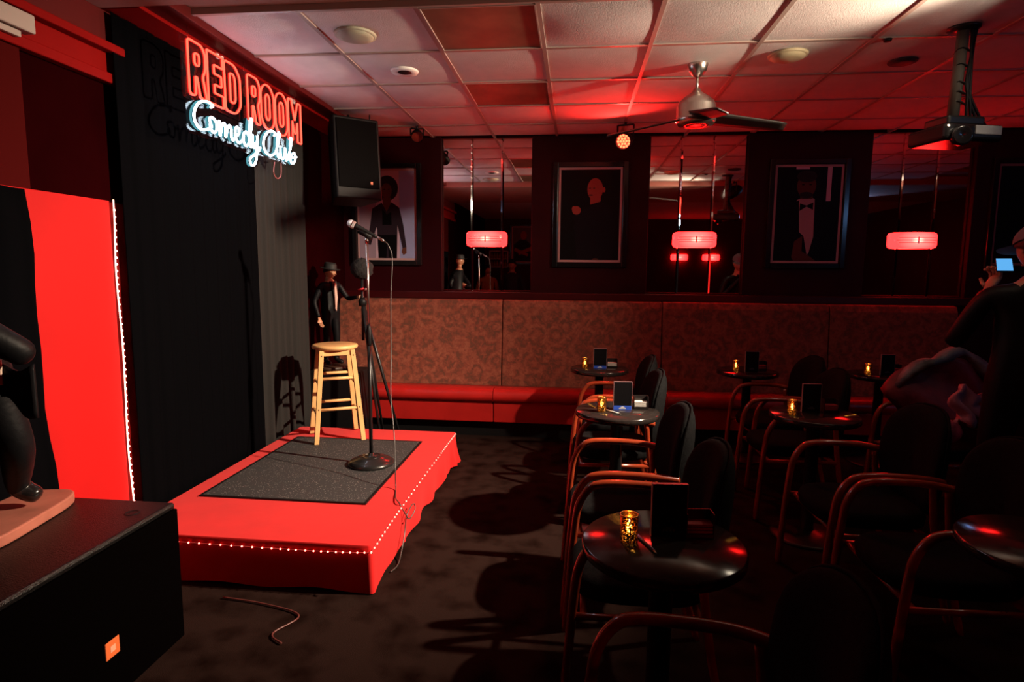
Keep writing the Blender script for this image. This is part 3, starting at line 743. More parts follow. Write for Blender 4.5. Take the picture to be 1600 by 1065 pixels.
def hand_geo(m, wrist, dirv, palm_n, mi, s_=.185, thumb=1, curl=.5):
    d = Vector(dirv).normalized(); nrm = Vector(palm_n); nrm = (nrm - d * nrm.dot(d)).normalized(); w = d.cross(nrm) * thumb; wrist = Vector(wrist)
    pl = s_ * .5
    m.tube([wrist - d * s_ * .12, wrist + d * pl * .15, wrist + d * pl * .6, wrist + d * pl], [s_ * .14, s_ * .17, s_ * .225, s_ * .2], 10, mi, sx=.45, upv=w)
    for i, (off, ln) in enumerate(((.17, .42), (.06, .48), (-.05, .45), (-.15, .35))):
        b_ = wrist + d * pl * .93 + w * off * s_; q = [b_]; ang = curl * .45
        for L_ in (.42, .33, .25):
            dd = d * cos(ang) + nrm * sin(ang) + w * off * .25; q.append(q[-1] + dd.normalized() * ln * s_ * L_); ang += curl * .75
        m.tube(q, [s_ * .052, s_ * .05, s_ * .045, s_ * .036], 7, mi)
    b_ = wrist + d * pl * .35 + w * .17 * s_
    m.tube([b_, b_ + (d * .6 + w * .7 + nrm * .2).normalized() * s_ * .2, b_ + (d * .75 + w * .62 + nrm * .35).normalized() * s_ * .38], [s_ * .075, s_ * .058, s_ * .042], 7, mi)
def figure(name, J, mats, heads, hands, parent, extra=None):
    """J: {joint: (pos, radius, parent, material index)}; grown with Skin + Subdivision into one mesh"""
    ks = list(J); me = bpy.data.meshes.new('tmp')
    me.from_pydata([J[k][0] for k in ks], [(ks.index(k), ks.index(J[k][2])) for k in ks if J[k][2]], [])
    tmp = bpy.data.objects.new('tmp', me); COL.objects.link(tmp)
    md = tmp.modifiers.new('s', 'SKIN'); md.use_smooth_shade = True
    sv = me.skin_vertices[0].data
    for i, k in enumerate(ks):
        r_ = J[k][1]; sv[i].radius = (r_, r_) if not isinstance(r_, tuple) else r_; sv[i].use_root = (J[k][2] is None)
    tmp.modifiers.new('d', 'SUBSURF').levels = 2
    dg = bpy.context.evaluated_depsgraph_get(); ev = tmp.evaluated_get(dg); nm = bpy.data.meshes.new_from_object(ev)
    m = MB(); segs = [(Vector(J[k][0]), Vector(J[J[k][2]][0]), J[k][3]) for k in ks if J[k][2]]
    def near_mat(c):
        best = None
        for a, b, mi in segs:
            ab = b - a; t = max(0, min(1, (c - a).dot(ab) / max(1e-9, ab.length_squared))); dd = (c - a - ab * t).length
            if best is None or dd < best[0]: best = (dd, mi)
        return best[1]
    m.v = [tuple(v.co) for v in nm.vertices]
    for p in nm.polygons: m.f.append(tuple(p.vertices)); m.m.append(near_mat(p.center)); m.s.append(True)
    bpy.data.objects.remove(tmp); bpy.data.meshes.remove(nm)
    for h_ in heads: head_geo(m, *h_)
    for h_ in hands: hand_geo(m, **h_)
    if extra: extra(m)
    return m.build(name, mats, parent)
eyem = mat('eye_white', (.5, .45, .4), .2)
lipm = mat('lip_tone', (.25, .06, .05), .4)
def standing(x, y, yaw, hgt, mats, label, name='person', cat='person', group=None, arms=((-.25, -.02, .8), (.25, -.02, .8)), elbows=None, palm=(0, 1, 0), curl=.5, headfw=(0, 1, 0), hair=True, lean=0, z0=0):
    """local frame: +y forward, +x right; arm wrists given in fractions of height 1.75"""
    k = hgt / 1.75
    t = thing(name, label, cat, (x, y, z0), yaw, group)
    V = lambda *p: Vector(p) * k
    J = {'pelvis': (V(0, 0, .95), .13 * k, None, 1), 'belly': (V(0, .0 + lean * .3, 1.12), (.15 * k, .11 * k), 'pelvis', 2), 'chest': (V(0, lean * .8, 1.32), (.17 * k, .115 * k), 'belly', 2), 'neckb': (V(0, lean, 1.46), .075 * k, 'chest', 2), 'neck': (V(0, lean * 1.05, 1.53), .052 * k, 'neckb', 0)}
    for s_, n_ in ((-1, 'l'), (1, 'r')):
        J['hip' + n_] = (V(s_ * .09, 0, .88), .095 * k, 'pelvis', 1); J['knee' + n_] = (V(s_ * .11, .02, .5), .062 * k, 'hip' + n_, 1); J['ank' + n_] = (V(s_ * .12, -.02, .1), .045 * k, 'knee' + n_, 1); J['toe' + n_] = (V(s_ * .14, .14, .045), .042 * k, 'ank' + n_, 3)
        wr = Vector(arms[0 if s_ < 0 else 1]); sh = Vector((s_ * .185, lean, 1.41))
        el_ = Vector(elbows[0 if s_ < 0 else 1]) if elbows else (sh + wr) / 2 + Vector((s_ * .04, -.03, 0))
        J['sh' + n_] = (V(*sh), .062 * k, 'chest', 2); J['el' + n_] = (V(*el_), .046 * k, 'sh' + n_, 2); J['wr' + n_] = (V(*wr), .032 * k, 'el' + n_, 2)
    hands = []
    for s_, n_ in ((-1, 'l'), (1, 'r')):
        dd = J['wr' + n_][0] - J['el' + n_][0]
        hands.append(dict(wrist=J['wr' + n_][0] + dd.normalized() * .01, dirv=dd, palm_n=palm, mi=0, s_=.18 * k, thumb=s_ * (1 if palm[1] else 1), curl=curl))
    hc = V(0, lean * 1.1 + .015, 1.635); hs = .235 * k
    figure('body', J, mats + [eyem, lipm], [(hc, headfw, hs, 0, len(mats), None, 'short', len(mats) + 1)], hands, t)
    if hair: hair_geo(hc, headfw, hs, .0 if hair is True else hair).build('hair', hairm, t, solid=.008)
    return t, hc, hs
def hat(t, hc, hs, fw, mt, brim=1.5, crown=.55, cap=False):
    R = rot_to(fw); c = Vector(hc) + R @ Vector((0, -.005, hs * .2))
    m = MB()
    if cap:
        def fn(u, v):
            a = 2 * pi * u; tt = pi / 2 * v; return c + R @ (Vector((.43 * cos(tt) * sin(a), .5 * cos(tt) * cos(a), -.06 + .4 * sin(tt))) * hs)
        m.grid(fn, 24, 8, 0, True, wrapu=True)
        def bf(u, v):
            a = (u - .5) * 1.9; rr = .46 + .38 * v * cos(a * .75); return c + R @ (Vector((rr * sin(a) * .9, rr * cos(a) + .02, -.05 - .04 * v)) * hs)
        m.grid(bf, 12, 4, 0, True)
    else:
        m.lathe([(.44 * hs, 0), (.43 * hs, .05 * hs), (.4 * hs, .32 * hs), (.33 * hs, .45 * hs), (.12 * hs, .40 * hs), (0, .38 * hs)], c, 24, 0, R @ Matrix.Diagonal((1, 1.15, 1)))
        m.lathe([(.4 * hs, .0), (.62 * hs, -.02 * hs), (.7 * hs, .02 * hs), (.62 * hs, .012 * hs), (.4 * hs, .03 * hs)], c, 24, 0, R @ Matrix.Diagonal((1, 1.12, 1)))
    return m.build('cap' if cap else 'hat', mt, t)

# statue behind the stage
fst = mat('black_hat_felt', (.012, .012, .012), .7)
shoe = mat('polished_black_shoe', (.012, .01, .01), .2)
k = .90 / 1.75
stt, hc, hs = standing(-2.17, 5.13, rad(-115), .90, [skin2, suit, suit, shoe], 'small painted figure in black suit and hat reaching out beside the tripod', 'statue', 'statue', arms=((-.22, .42, 1.20), (.30, .05, .86)), elbows=((-.30, .12, 1.16), (.3, -.06, 1.12)), curl=.35, headfw=(-.2, 1, -.18), z0=.652 + .03)
MB().lathe([(.0, -.03), (.14, -.03), (.14, -.004), (.135, 0), (0, 0)], n=28).build('plinth', mat('dark_wood_plinth', (.04, .02, .012), .5), stt)
hat(stt, hc, hs, (-.2, 1, -.18), fst)
m = MB()
m.add([Vector(p) * k for p in ((-.018, .128, 1.44), (.018, .128, 1.44), (.03, .15, 1.2), (.025, .15, 1.0), (-.0, .15, .96), (-.03, .15, 1.2))], [(0, 1, 2, 3, 4, 5)])
m.build('tie', mat('pale_tie', (.6, .35, .28), .5), stt, solid=.004)
m = MB(); m.add([Vector(p) * k for p in ((-.05, .105, 1.47), (.05, .105, 1.47), (.035, .14, 1.2), (-.035, .14, 1.2))], [(0, 1, 2, 3)]); m.build('shirt_front', mat('dark_shirt', (.02, .018, .018), .6), stt, solid=.004)

# statue on the subwoofer: suited dancing figure, cut by the frame
def stat2():
    t = thing('statue', 'painted figure in black suit on a round wooden base upon the subwoofer', 'statue', (-2.10, 1.93, .592))
    m = MB()
    q = []
    rot = Matrix.Rotation(rad(11), 3, 'Z'); out = []
    for k_ in range(40):
        a_ = 2 * pi * k_ / 40; c_, s_ = cos(a_), sin(a_); out.append(rot @ Vector((.125 * math.copysign(abs(c_) ** .5, c_), .27 * math.copysign(abs(s_) ** .5, s_), 0)) + Vector((.02, -.02, 0)))
    m.add([p + Vector((0, 0, z)) for z in (0.001, .042) for p in out], [tuple(range(39, -1, -1)), tuple(range(40, 80))] + [(i, (i + 1) % 40, 40 + (i + 1) % 40, 40 + i) for i in range(40)])
    m.build('plinth', mat('red_lit_wood_plinth', (.38, .13, .09), .45, spec=.2, noise=(9, .2)), t, .006)  # pale wood, reddened in colour for the red light falling there
    B = Vector((-2.10, 1.93, .592)); L = lambda x, y, z: Vector((x, y, z)) - B
    J = {'pelvis': (L(-2.07, 1.85, 1.14), .10, None, 1), 'belly': (L(-2.06, 1.79, 1.26), (.12, .1), 'pelvis', 2), 'chest': (L(-2.04, 1.70, 1.42), (.125, .1), 'belly', 2), 'neckb': (L(-2.03, 1.67, 1.54), .065, 'chest', 2), 'neck': (L(-2.03, 1.67, 1.6), .045, 'neckb', 0),
         'hipr': (L(-2.0, 1.84, 1.10), .075, 'pelvis', 1), 'kneer': (L(-1.97, 1.88, .90), .058, 'hipr', 1), 'ankr': (L(-2.10, 1.99, .71), .042, 'kneer', 1), 'toer': (L(-2.025, 2.01, .668), .033, 'ankr', 3),
         'hipl': (L(-2.12, 1.88, 1.08), .075, 'pelvis', 1), 'kneel': (L(-2.13, 1.92, .88), .056, 'hipl', 1), 'ankl': (L(-2.15, 1.84, .70), .042, 'kneel', 1), 'toel': (L(-2.10, 1.76, .668), .033, 'ankl', 3),
         'shr': (L(-1.98, 1.64, 1.43), .06, 'chest', 2), 'elr': (L(-1.815, 1.8, 1.25), .047, 'shr', 2), 'wrr': (L(-1.90, 1.80, 1.275), .032, 'elr', 2),
         'shl': (L(-2.12, 1.78, 1.44), .06, 'chest', 2), 'ell': (L(-2.15, 1.90, 1.30), .042, 'shl', 2), 'wrl': (L(-2.12, 1.82, 1.20), .034, 'ell', 2)}
    hn = [dict(wrist=L(-1.895, 1.795, 1.28), dirv=(-.25, -.05, .05), palm_n=(0, 1, 0), mi=0, s_=.15, thumb=1, curl=1.0), dict(wrist=L(-2.12, 1.82, 1.20), dirv=(.05, -.1, -.2), palm_n=(-1, 0, 0), mi=0, s_=.15, thumb=-1, curl=.8)]
    hc = L(-2.02, 1.66, 1.70)
    figure('body', J, [skin2, suit, suit, shoe, eyem, lipm], [(hc, (.6, -.8, 0), .17, 0, 4, None, 'short', 5)], hn, t)
    hat(t, hc, .17, (.6, -.8, 0), fst)
    # flying jacket tail and white shirt tail
    def tail(u, v): return L(-1.97 + .15 * u * (1 - v * .3) + .045 * v, 1.80 + .02 * u, 1.21 - .17 * v * (.6 + .5 * u) + .015 * sin(u * 7))
    MB().grid(tail, 8, 8).build('jacket_tail', suit, t, solid=.012)
    def sh_(u, v): return L(-2.0 + .085 * u, 1.775 + .02 * u, 1.235 - .085 * v)
    MB().grid(sh_, 4, 4).build('shirt_tail', mat('cream_shirt', (.6, .42, .33), .6), t, solid=.01)
stat2()

# standing person with cap and phone
pj, hc, hs = standing(2.285, 3.25, rad(-20), 1.80, [skin, suit, suit, shoe], 'person in dark clothes and a grey cap looking at a lit phone', arms=((-.14, .25, 1.42), (.10, .28, 1.12)), elbows=((-.31, .06, 1.14), (.29, .02, 1.12)), palm=(0, .3, 1), curl=1.1, headfw=(-.35, 1, -.3))
hat(pj, hc, hs, (-.35, 1, -.3), mat('grey_cap_cloth', (.10, .09, .11), .8), cap=True)
ph = thing('phone', 'glowing blue white phone screen held by the person in a cap', 'phone', (2.325, 3.56, 1.60))
R = rot_to(Vector((.22, .42, -.88)))
m = MB(); m.box((0, 0, 0), (.075, .008, .15), 0, R); m.build('case', black, ph, .002)
m = MB(); m.box(R @ Vector((0, -.0045, 0)), (.068, .001, .14), 0, R); m.build('screen', emis('phone_screen', (.12, .45, .9), 1.0), ph)

# two people seen only in the mirror
standing(-2.0, -1.5, rad(-20), 1.66, [skin, suit, mat('mustard_top', (.35, .2, .05), .8), shoe], 'long haired person in mustard top, seen in the mirror', hair=.28)
standing(-1.42, -1.3, rad(0), 1.78, [skin, suit, mat('black_tshirt', (.012, .012, .012), .8), shoe], 'short haired person in black T-shirt, seen in the mirror')
# lit bottle shelf on the rear wall
bs = thing('bottle_shelf', 'white framed shelf unit on the rear wall, seen in the mirror', 'shelf', (-1.98, YR, 1.62))
m = MB()
for z in (0, .2, .4): m.b2((-.24, 0, z), (.24, .12, z + .015))
for x in (-.24, .225): m.b2((x, 0, 0), (x + .015, .12, .415))
m.build('shelf_frame', white, bs)
bm = MB().lathe([(0, 0), (.028, 0), (.03, .01), (.03, .09), (.012, .12), (.011, .15), (0, .151)], n=12).mesh('bottle', mat('amber_bottle', (.25, .1, .03), .1))
for z in (.016, .216):
    for k in range(6):
        o = bpy.data.objects.new('bottle', bm); COL.objects.link(o); o.location = (-2.16 + k * .07, YR + .06, 1.62 + z)
        tag(o, 'small amber bottle on the white rear shelf', 'bottle', 'bottles on the rear shelf')

# ================================================================== TABLES AND CHAIRS
def make_table(x, y, label, r_=.243):
    t = thing('round_table', label, 'table', (x, y, 0))
    m = MB(); m.lathe([(0, .705), (r_ - .006, .705), (r_, .71), (r_, .733), (r_ - .005, .739), (0, .739)], n=48); m.build('table_top', tabletop, t)
    m = MB(); m.lathe([(0, .02), (.045, .02), (.036, .06), (.036, .68), (.1, .704), (0, .705)], n=20); m.build('column', blackm, t)
    m = MB(); m.lathe([(0, 0), (.2, 0), (.205, .008), (.19, .018), (.08, .03), (.04, .045), (0, .046)], n=32); m.build('base', blackm, t)
    return t
T1, T2, T3, T4, T5, T6, T7 = (.278, 1.765), (.257, 3.49), (.213, 5.02), (1.43, 5.08), (2.47, 5.08), (1.445, 1.88), (1.39, 3.56)
TL = ['small round dark table between armchairs, its gloss top mirroring red', 'small round table by the stage aisle with a blue footed menu card', 'small round table at the banquette below the bald man poster', 'small round table at the banquette between the mirror bays', 'small round table at the banquette below the bow tie poster', 'round dark table with one candle and nothing else on it', 'round table in the darker chair row with a candle and box']
for p, l in zip((T1, T2, T3, T4, T5, T6, T7), TL): make_table(*p, l)

def make_chair():
    t = thing('armchair', '', 'chair')
    # seat cushion
    def fn(u, v):
        a = 2 * pi * u; c, s_ = cos(a), sin(a); k = [(.0, .475), (.75, .478), (.95, .468), (1, .445), (.98, .41), (.85, .395), (0, .395)]
        i = min(int(v * 6), 5); f = v * 6 - i; rr = k[i][0] * (1 - f) + k[i + 1][0] * f; z = k[i][1] * (1 - f) + k[i + 1][1] * f
        e_ = 2 / 3.2
        return (.0 + .25 * rr * math.copysign(abs(c) ** e_, c), .225 * rr * math.copysign(abs(s_) ** e_, s_), z)
    MB().grid(fn, 36, 12, wrapu=True).build('seat', fabric, t)
    # curved oval back pad
    def bk(u, v):
        a = 2 * pi * u; ph_ = pi * (v - .5)
        yy = .245 * math.copysign(abs(sin(a)) ** .8, sin(a)); zz = .245 * math.copysign(abs(cos(a)) ** .75, cos(a))
        k_ = cos(ph_) ** .45 if cos(ph_) > 0 else 0
        yy *= k_; zz *= k_
        th = .045 * sin(ph_)
        x = .275 + .10 * (zz) * .9 - 1.1 * yy * yy + th
        return (x, yy, .685 + zz)
    MB().grid(bk, 32, 12, wrapu=True).build('backrest', fabric, t)
    pts = []
    for k_ in range(32):
        a = 2 * pi * k_ / 32; yy = .247 * math.copysign(abs(sin(a)) ** .8, sin(a)); zz = .247 * math.copysign(abs(cos(a)) ** .75, cos(a))
        pts.append((.275 + .09 * zz - 1.1 * yy * yy + .012, yy, .685 + zz))
    MB().tube(pts, .006, 6, closed=True).build('piping', fabric, t)
    for s_ in (-1, 1):
        y = s_ * .262
        P_ = [(-.265, y, 0), (-.25, y, .25), (-.232, y, .48), (-.215, y, .575), (-.175, y, .64), (-.12, y, .664), (0, y, .668), (.12, y * .99, .662), (.225, y * .93, .645)]
        q = spline(P_, 6)
        MB().tube(q, [.0165] * len(q), 10, sx=1.15).build('arm_rail', cherry, t)
        q = spline([(.18, y * .95, .64), (.2, y * .95, .45), (.235, y * .98, .22), (.29, y, 0)], 5)
        MB().tube(q, .0155, 10).build('rear_leg', cherry, t)
        MB().tube([(-.24, y, .385), (.205, y * .96, .385)], .0125, 8).build('side_rail', cherry, t)
    MB().tube([(-.2, -.26, .382), (-.2, .26, .382)], .0125, 8).build('front_rail', cherry, t)
    MB().tube([(.19, -.25, .382), (.19, .25, .382)], .0125, 8).build('rear_rail', cherry, t)
    return t
ch0 = make_chair(); used = [False]
def chair(x, y, rz, label, group):
    c = ch0 if not used[0] else copy_tree(ch0)
    used[0] = True; c.location = (x, y, 0); c.rotation_euler = (0, 0, rad(rz)); c['label'] = label; c['group'] = group
    return c
A_, B_ = 'armchairs in the row beside the stage aisle', 'armchairs in the darker row farther from the stage'
LA = 'dark upholstered armchair with curved cherry wood arms beside the stage aisle'
LB = 'dark upholstered armchair with cherry arms in the row farther from the stage'
CL = 'dark upholstered armchair with curved cherry arms '
for y, dx, rz, w in ((1.2, .275, -4, 'by the red mirroring table, farther from the banquette'), (2.185, .25, 0, 'by the red mirroring table, toward the banquette'), (2.82, .235, 1, 'by the blue menu table, farther from banquette'), (3.80, .25, 2, 'by the blue menu table, toward the banquette'), (4.46, .28, 0, 'beside the table below the bald man poster')): chair(dx, y, rz, CL + w, A_)
for y, dx, rz, w in ((1.25, 1.46, -3, 'by the bare table, farther from the banquette'), (2.36, 1.40, 0, 'by the bare table, toward the banquette'), (2.95, 1.385, 1, 'by the darker row table, farther from banquette'), (4.02, 1.42, 0, 'by the darker row table, toward the banquette'), (4.60, 1.5, 4, 'beside the table between the mirror bays')): chair(dx, y, rz, CL + w, B_)
chair(2.33, 4.06, 6, 'armchair under a dark red jacket, near the person in a cap', 'armchair with the jacket')

# candle, menu, caddy
def mercury():
    m = bpy.data.materials.new('gold_mercury_glass'); m.use_nodes = True; nt = m.node_tree
    b = nt.nodes['Principled BSDF']; b.inputs['Base Color'].default_value = (.6, .33, .09, 1); b.inputs['Metallic'].default_value = 1; b.inputs['Roughness'].default_value = .25
    tr = nt.nodes.new('ShaderNodeBsdfTransparent'); tr.inputs[0].default_value = (1, .85, .55, 1)
    tc = nt.nodes.new('ShaderNodeTexCoord'); v = nt.nodes.new('ShaderNodeTexNoise'); v.inputs['Scale'].default_value = 230; v.inputs['Detail'].default_value = 1
    nt.links.new(tc.outputs['Object'], v.inputs['Vector'])
    r = nt.nodes.new('ShaderNodeValToRGB'); r.color_ramp.elements[0].position = .5; r.color_ramp.elements[1].position = .58
    nt.links.new(v.outputs['Fac'], r.inputs['Fac'])
    mx = nt.nodes.new('ShaderNodeMixShader'); nt.links.new(r.outputs['Color'], mx.inputs[0]); nt.links.new(b.outputs[0], mx.inputs[1]); nt.links.new(tr.outputs[0], mx.inputs[2])
    nt.links.new(mx.outputs[0], nt.nodes['Material Output'].inputs[0])
    return m
merc = mercury()
flame = emis('candle_flame', (1, .55, .16), 30); wax = mat('lit_wax', (.8, .6, .35), .6, em=(1, .45, .1), es=.7)
def make_candle():
    t = thing('candle_holder', '', 'candle')
    m = MB(); m.lathe([(.0, .001), (.024, .001), (.0265, .004), (.0275, .084), (.0265, .086), (.0255, .084), (.0245, .006)], n=24, cap=False); m.build('glass', merc, t)
    MB().tube([(.0268 * cos(a / 20 * 2 * pi), .0268 * sin(a / 20 * 2 * pi), .085) for a in range(20)], .0016, 6, closed=True).build('rim', mat('gold_rim', (.85, .55, .22), .25, 1), t)
    m = MB(); m.lathe([(0, .007), (.021, .007), (.021, .028), (0, .029)], n=16); m.build('wax', wax, t)
    m = MB(); m.lathe([(0, .028), (.007, .038), (.008, .047), (.004, .062), (0, .072)], n=10); m.build('flame', flame, t)
    lamp('flame_light', 'POINT', (0, 0, .05), (1, .55, .2), .45, t, shadow_soft_size=.006)
    return t
cd0 = make_candle(); cu = [False]
def candle(x, y, where):
    c = cd0 if not cu[0] else copy_tree(cd0); cu[0] = True; c.location = (x, y, .739); c['label'] = 'lit tea light in speckled gold glass on the ' + where; c['group'] = 'candles on the tables'
cardm = mat('menu_card_black', (.004, .0035, .0045), .5, spec=.1); cardb = mat('menu_blue_foot', (.02, .07, .45), .4); cardp = mat('menu_print', (.10, .09, .11), .4); acredge = mat('menu_edge', (.25, .15, .16), .3)
def menu(x, y, rz, where, w=.105, hh=.165, blue=False, thick=.012):
    t = thing('menu_stand', 'upright black menu card on the ' + where, 'menu', (x, y, .74), rad(rz))
    MB().b2((-w / 2, -.001, 0), (w / 2, .001 + thick, hh)).build('card', cardm, t, .001)
    m = MB(); m.b2((-w / 2 - .002, -.0015, 0), (-w / 2, .0015 + thick, hh + .001)); m.b2((-w / 2, -.0015, hh), (w / 2, .0015 + thick, hh + .002)); m.b2((w / 2, -.0015, 0), (w / 2 + .002, .0015 + thick, hh + .001)); m.build('card_edge', acredge, t)
    if blue:
        MB().b2((-w / 2, -.0022, 0), (w / 2, -.0012, .024)).build('blue_band', cardb, t)
        m = MB()
        for k in range(5): m.b2((-.02 + k * .0082, -.0028, .005), (-.0145 + k * .0082, -.0023, .0115))
        m.b2((-.011, -.0028, .013), (.012, -.0023, .0165)); m.b2((-.005, -.0028, .0175), (.006, -.0023, .020)); m.build('crown_mark', paper, t)
    else:
        m = MB()
        for k in range(4): m.b2((-.02 + k * .0105, -.0022, .018), (-.013 + k * .0105, -.0012, .025))
        m.b2((-.01, -.0022, .027), (.011, -.0012, .03)); m.build('print', cardp, t)
    return t
cdark = mat('caddy_black', (.012, .01, .01), .35); cred = mat('red_card_edges', (.33, .03, .035), .5)
def caddy(x, y, rz, where, pale=False):
    t = thing('card_box', ('pale topped' if pale else 'dark') + ' box of cards on the ' + where, 'box', (x, y, .74), rad(rz))
    w, d, hh = .085, .05, .075
    m = MB(); m.b2((-w / 2, 0, 0), (w / 2, .003, .012)); m.b2((-w / 2, 0, 0), (-w / 2 + .003, d, hh)); m.b2((w / 2 - .003, 0, 0), (w / 2, d, hh)); m.b2((-w / 2, d - .003, 0), (w / 2, d, hh)); m.b2((-w / 2, 0, 0), (w / 2, d, .003)); m.build('tray', cdark, t)
    for k in range(4):
        MB().b2((-w / 2 + .004, .004, .004 + k * .0105), (w / 2 - .004, d - .004, .011 + k * .0105)).build('card_stack', (paper if pale else cred), t)
def pen(x, y, rz, where, mt):
    t = thing('pen', 'ballpoint pen lying on the ' + where, 'pen', (x, y, .7445), rad(rz))
    MB().tube([(-.06, 0, 0), (.05, 0, 0)], .0042, 8).build('barrel', mt, t); MB().tube([(.05, 0, 0), (.065, 0, 0)], [.004, .001], 8).build('tip', chrome, t)
pb, pw = mat('lavender_pen', (.3, .25, .55), .3), mat('white_pen', (.6, .6, .6), .3)
N1, N2, N3, N4, N5, N6, N7 = 'red mirroring table', 'table with a blue footed menu', 'table below the bald man poster', 'table between the mirror bays', 'table below the bow tie poster', 'bare round table', 'darker row table'
candle(.175, 1.755, N1); menu(.300, 1.80, 4, N1); caddy(.395, 1.80, 4, N1); pen(.225, 1.735, -70, N1, pb)
candle(.165, 3.44, N2); menu(.288, 3.50, 4, N2, blue=True); caddy(.40, 3.53, 4, N2, True); pen(.228, 3.42, -50, N2, pw)
candle(.09, 5.0, N3); menu(.215, 4.99, 3, N3, blue=True); caddy(.32, 5.04, 3, N3, True)
candle(1.33, 5.06, N4); menu(1.45, 5.03, 3, N4); caddy(1.55, 5.10, 3, N4)
candle(2.36, 5.05, N5); menu(2.50, 5.03, 3, N5); caddy(2.6, 5.1, 3, N5)
candle(1.462, 1.93, N6)
candle(1.25, 3.52, N7); menu(1.385, 3.60, 4, N7); caddy(1.50, 3.60, 4, N7)

# jacket and pink garment on the chair by the standing person
def jk(u, v):
    # u around hood/shoulder arch, v from lining edge outward
    a = pi * (u * 1.1 - .05); r_ = .27 - .05 * v
    return Vector((2.42 - .30 * cos(a) * (1 - .12 * v) + .02 * sin(u * 17), 3.98 + .12 * v - .05 * sin(a * 3), .66 + .36 * sin(a) * (1 - .1 * v) + .015 * sin(u * 23) - .1 * u))
jt = thing('draped_jacket', 'dark red jacket with grey lining slumped over an armchair back', 'jacket', (2.42, 4.0, .9))
def off(f, c): return lambda u, v: f(u, v) - Vector(c)
MB().grid(off(lambda u, v: Vector((2.02 + .66 * u + .05 * sin(v * 5) * (1 - u), 3.93 + .03 * sin(u * 9 + v * 6) - .05 * sin(pi * u) + .10 * v, .60 + .42 * v * sin(pi * (.12 + .8 * u)) ** .7 + .02 * sin(u * 14))), (2.42, 4.0, .9)), 26, 14).build('red_body', mat('dark_red_jacket', (.16, .012, .022), .6, noise=(9, .4), bump=(20, .5)), jt, solid=.03)
pts = []
for k in range(22):
    u = k / 21; pts.append(Vector((2.04 + .66 * u, 3.98 - .02 * sin(u * 8), .63 + .42 * sin(pi * (.12 + .8 * u)) ** .7 + .02 * sin(u * 14))) - Vector((2.42, 4.0, .9)))
MB().tube(pts, [.02 + .022 * abs(sin(k * .5)) for k in range(22)], 8, sx=1.6).build('grey_lining', mat('grey_quilted_lining', (.14, .15, .16), .6, noise=(14, .4), bump=(30, .6)), jt)
pg = thing('pink_garment', 'crumpled pink garment hung over the armchair arm near the jacket', 'garment', (2.30, 3.78, .66))
def pk(u, v): return (.0 + .17 * u + .03 * sin(v * 8) - .09, -.10 + .02 * sin(u * 12 + v * 5) + .05 * (v - .5), .02 + .22 * v * (1 - .25 * u) + .02 * sin(u * 8))
MB().grid(pk, 14, 12).build('pink_fold', mat('dusty_pink_cotton', (.5, .17, .2), .8, noise=(9, .2), bump=(18, .6)), pg, solid=.03)
MB().ell((-.13, -.10, -.03), .10, .05, .075, 16, 10).build('sleeve_bundle', mat('rose_cotton', (.35, .04, .07), .8, noise=(16, .5), bump=(26, .9)), pg)

# ================================================================== CEILING FIXTURES
grc = mat('round_speaker_grille', (.36, .34, .25), .6, bump=(500, .3))
def ceil_disc(x, y, r_, label, mt, name='ceiling_speaker', cat='speaker', drop=.03):
    t = thing(name, label, cat, (x, y, CE - .004))
    MB().lathe([(r_ * .9, -drop * .4), (r_, -drop * .35), (r_ * 1.03, 0), (r_ * .9, 0)], n=36, cap=False).build('rim', mt, t)
    MB().lathe([(0, -drop), (r_ * .6, -drop * .9), (r_ * .88, -drop * .55), (r_ * .92, -drop * .2)], n=36, cap=False).build('grille', mt, t)
    return t
ceil_disc(-1.243, 3.375, .112, 'round beige ceiling speaker in a tile near the neon sign', grc)
ceil_disc(1.225, 3.885, .11, 'round beige ceiling speaker near the fan', mat('warm_speaker_grille', (.45, .38, .24), .6), drop=.035)
ceil_disc(1.955, 4.06, .08, 'dark round ceiling disc near the projector', mat('dark_grille', (.04, .03, .03), .6), 'ceiling_disc', 'disc', .02)
dl = thing('recessed_downlight', 'unlit recessed downlight with dark eyeball in a ceiling tile', 'light', (-1.14, 3.985, CE - .006))
MB().lathe([(.045, -.012), (.085, -.014), (.092, 0), (.045, 0)], n=32, cap=False).build('trim_ring', white, dl)
MB().lathe([(0, -.012), (.03, -.016), (.048, -.008)], n=24, cap=False).build('eyeball', black, dl)
for (i, j), lb_ in (((1, 0), 'large bronze tinted return air panel in the ceiling nearest the neon sign'), ((1, 2), 'small bronze tinted air panel in the ceiling near the red spotlight')):
    t = thing('air_vent', lb_, 'vent', (GX0 + (i + .5) * G, GY0 + (j + .5) * G, CE))
    MB().b2((-.285, -.285, .0), (.285, .285, .006)).build('panel', ventm, t)
    m = MB()
    for k in (-1, 1): m.b2((k * .285, -.293, -.006), (k * .293, .293, .006)); m.b2((-.285, k * .285, -.006), (.285, k * .293, .006))
    m.build('vent_frame', teem, t)
hk = MB().lathe([(0, -.012), (.02, -.012), (.024, 0), (0, 0)], (1.686, 3.683, CE - .004), 14).build('ceiling_hook', black); tag(hk, 'tiny black ceiling hook at a tile corner', 'hook')

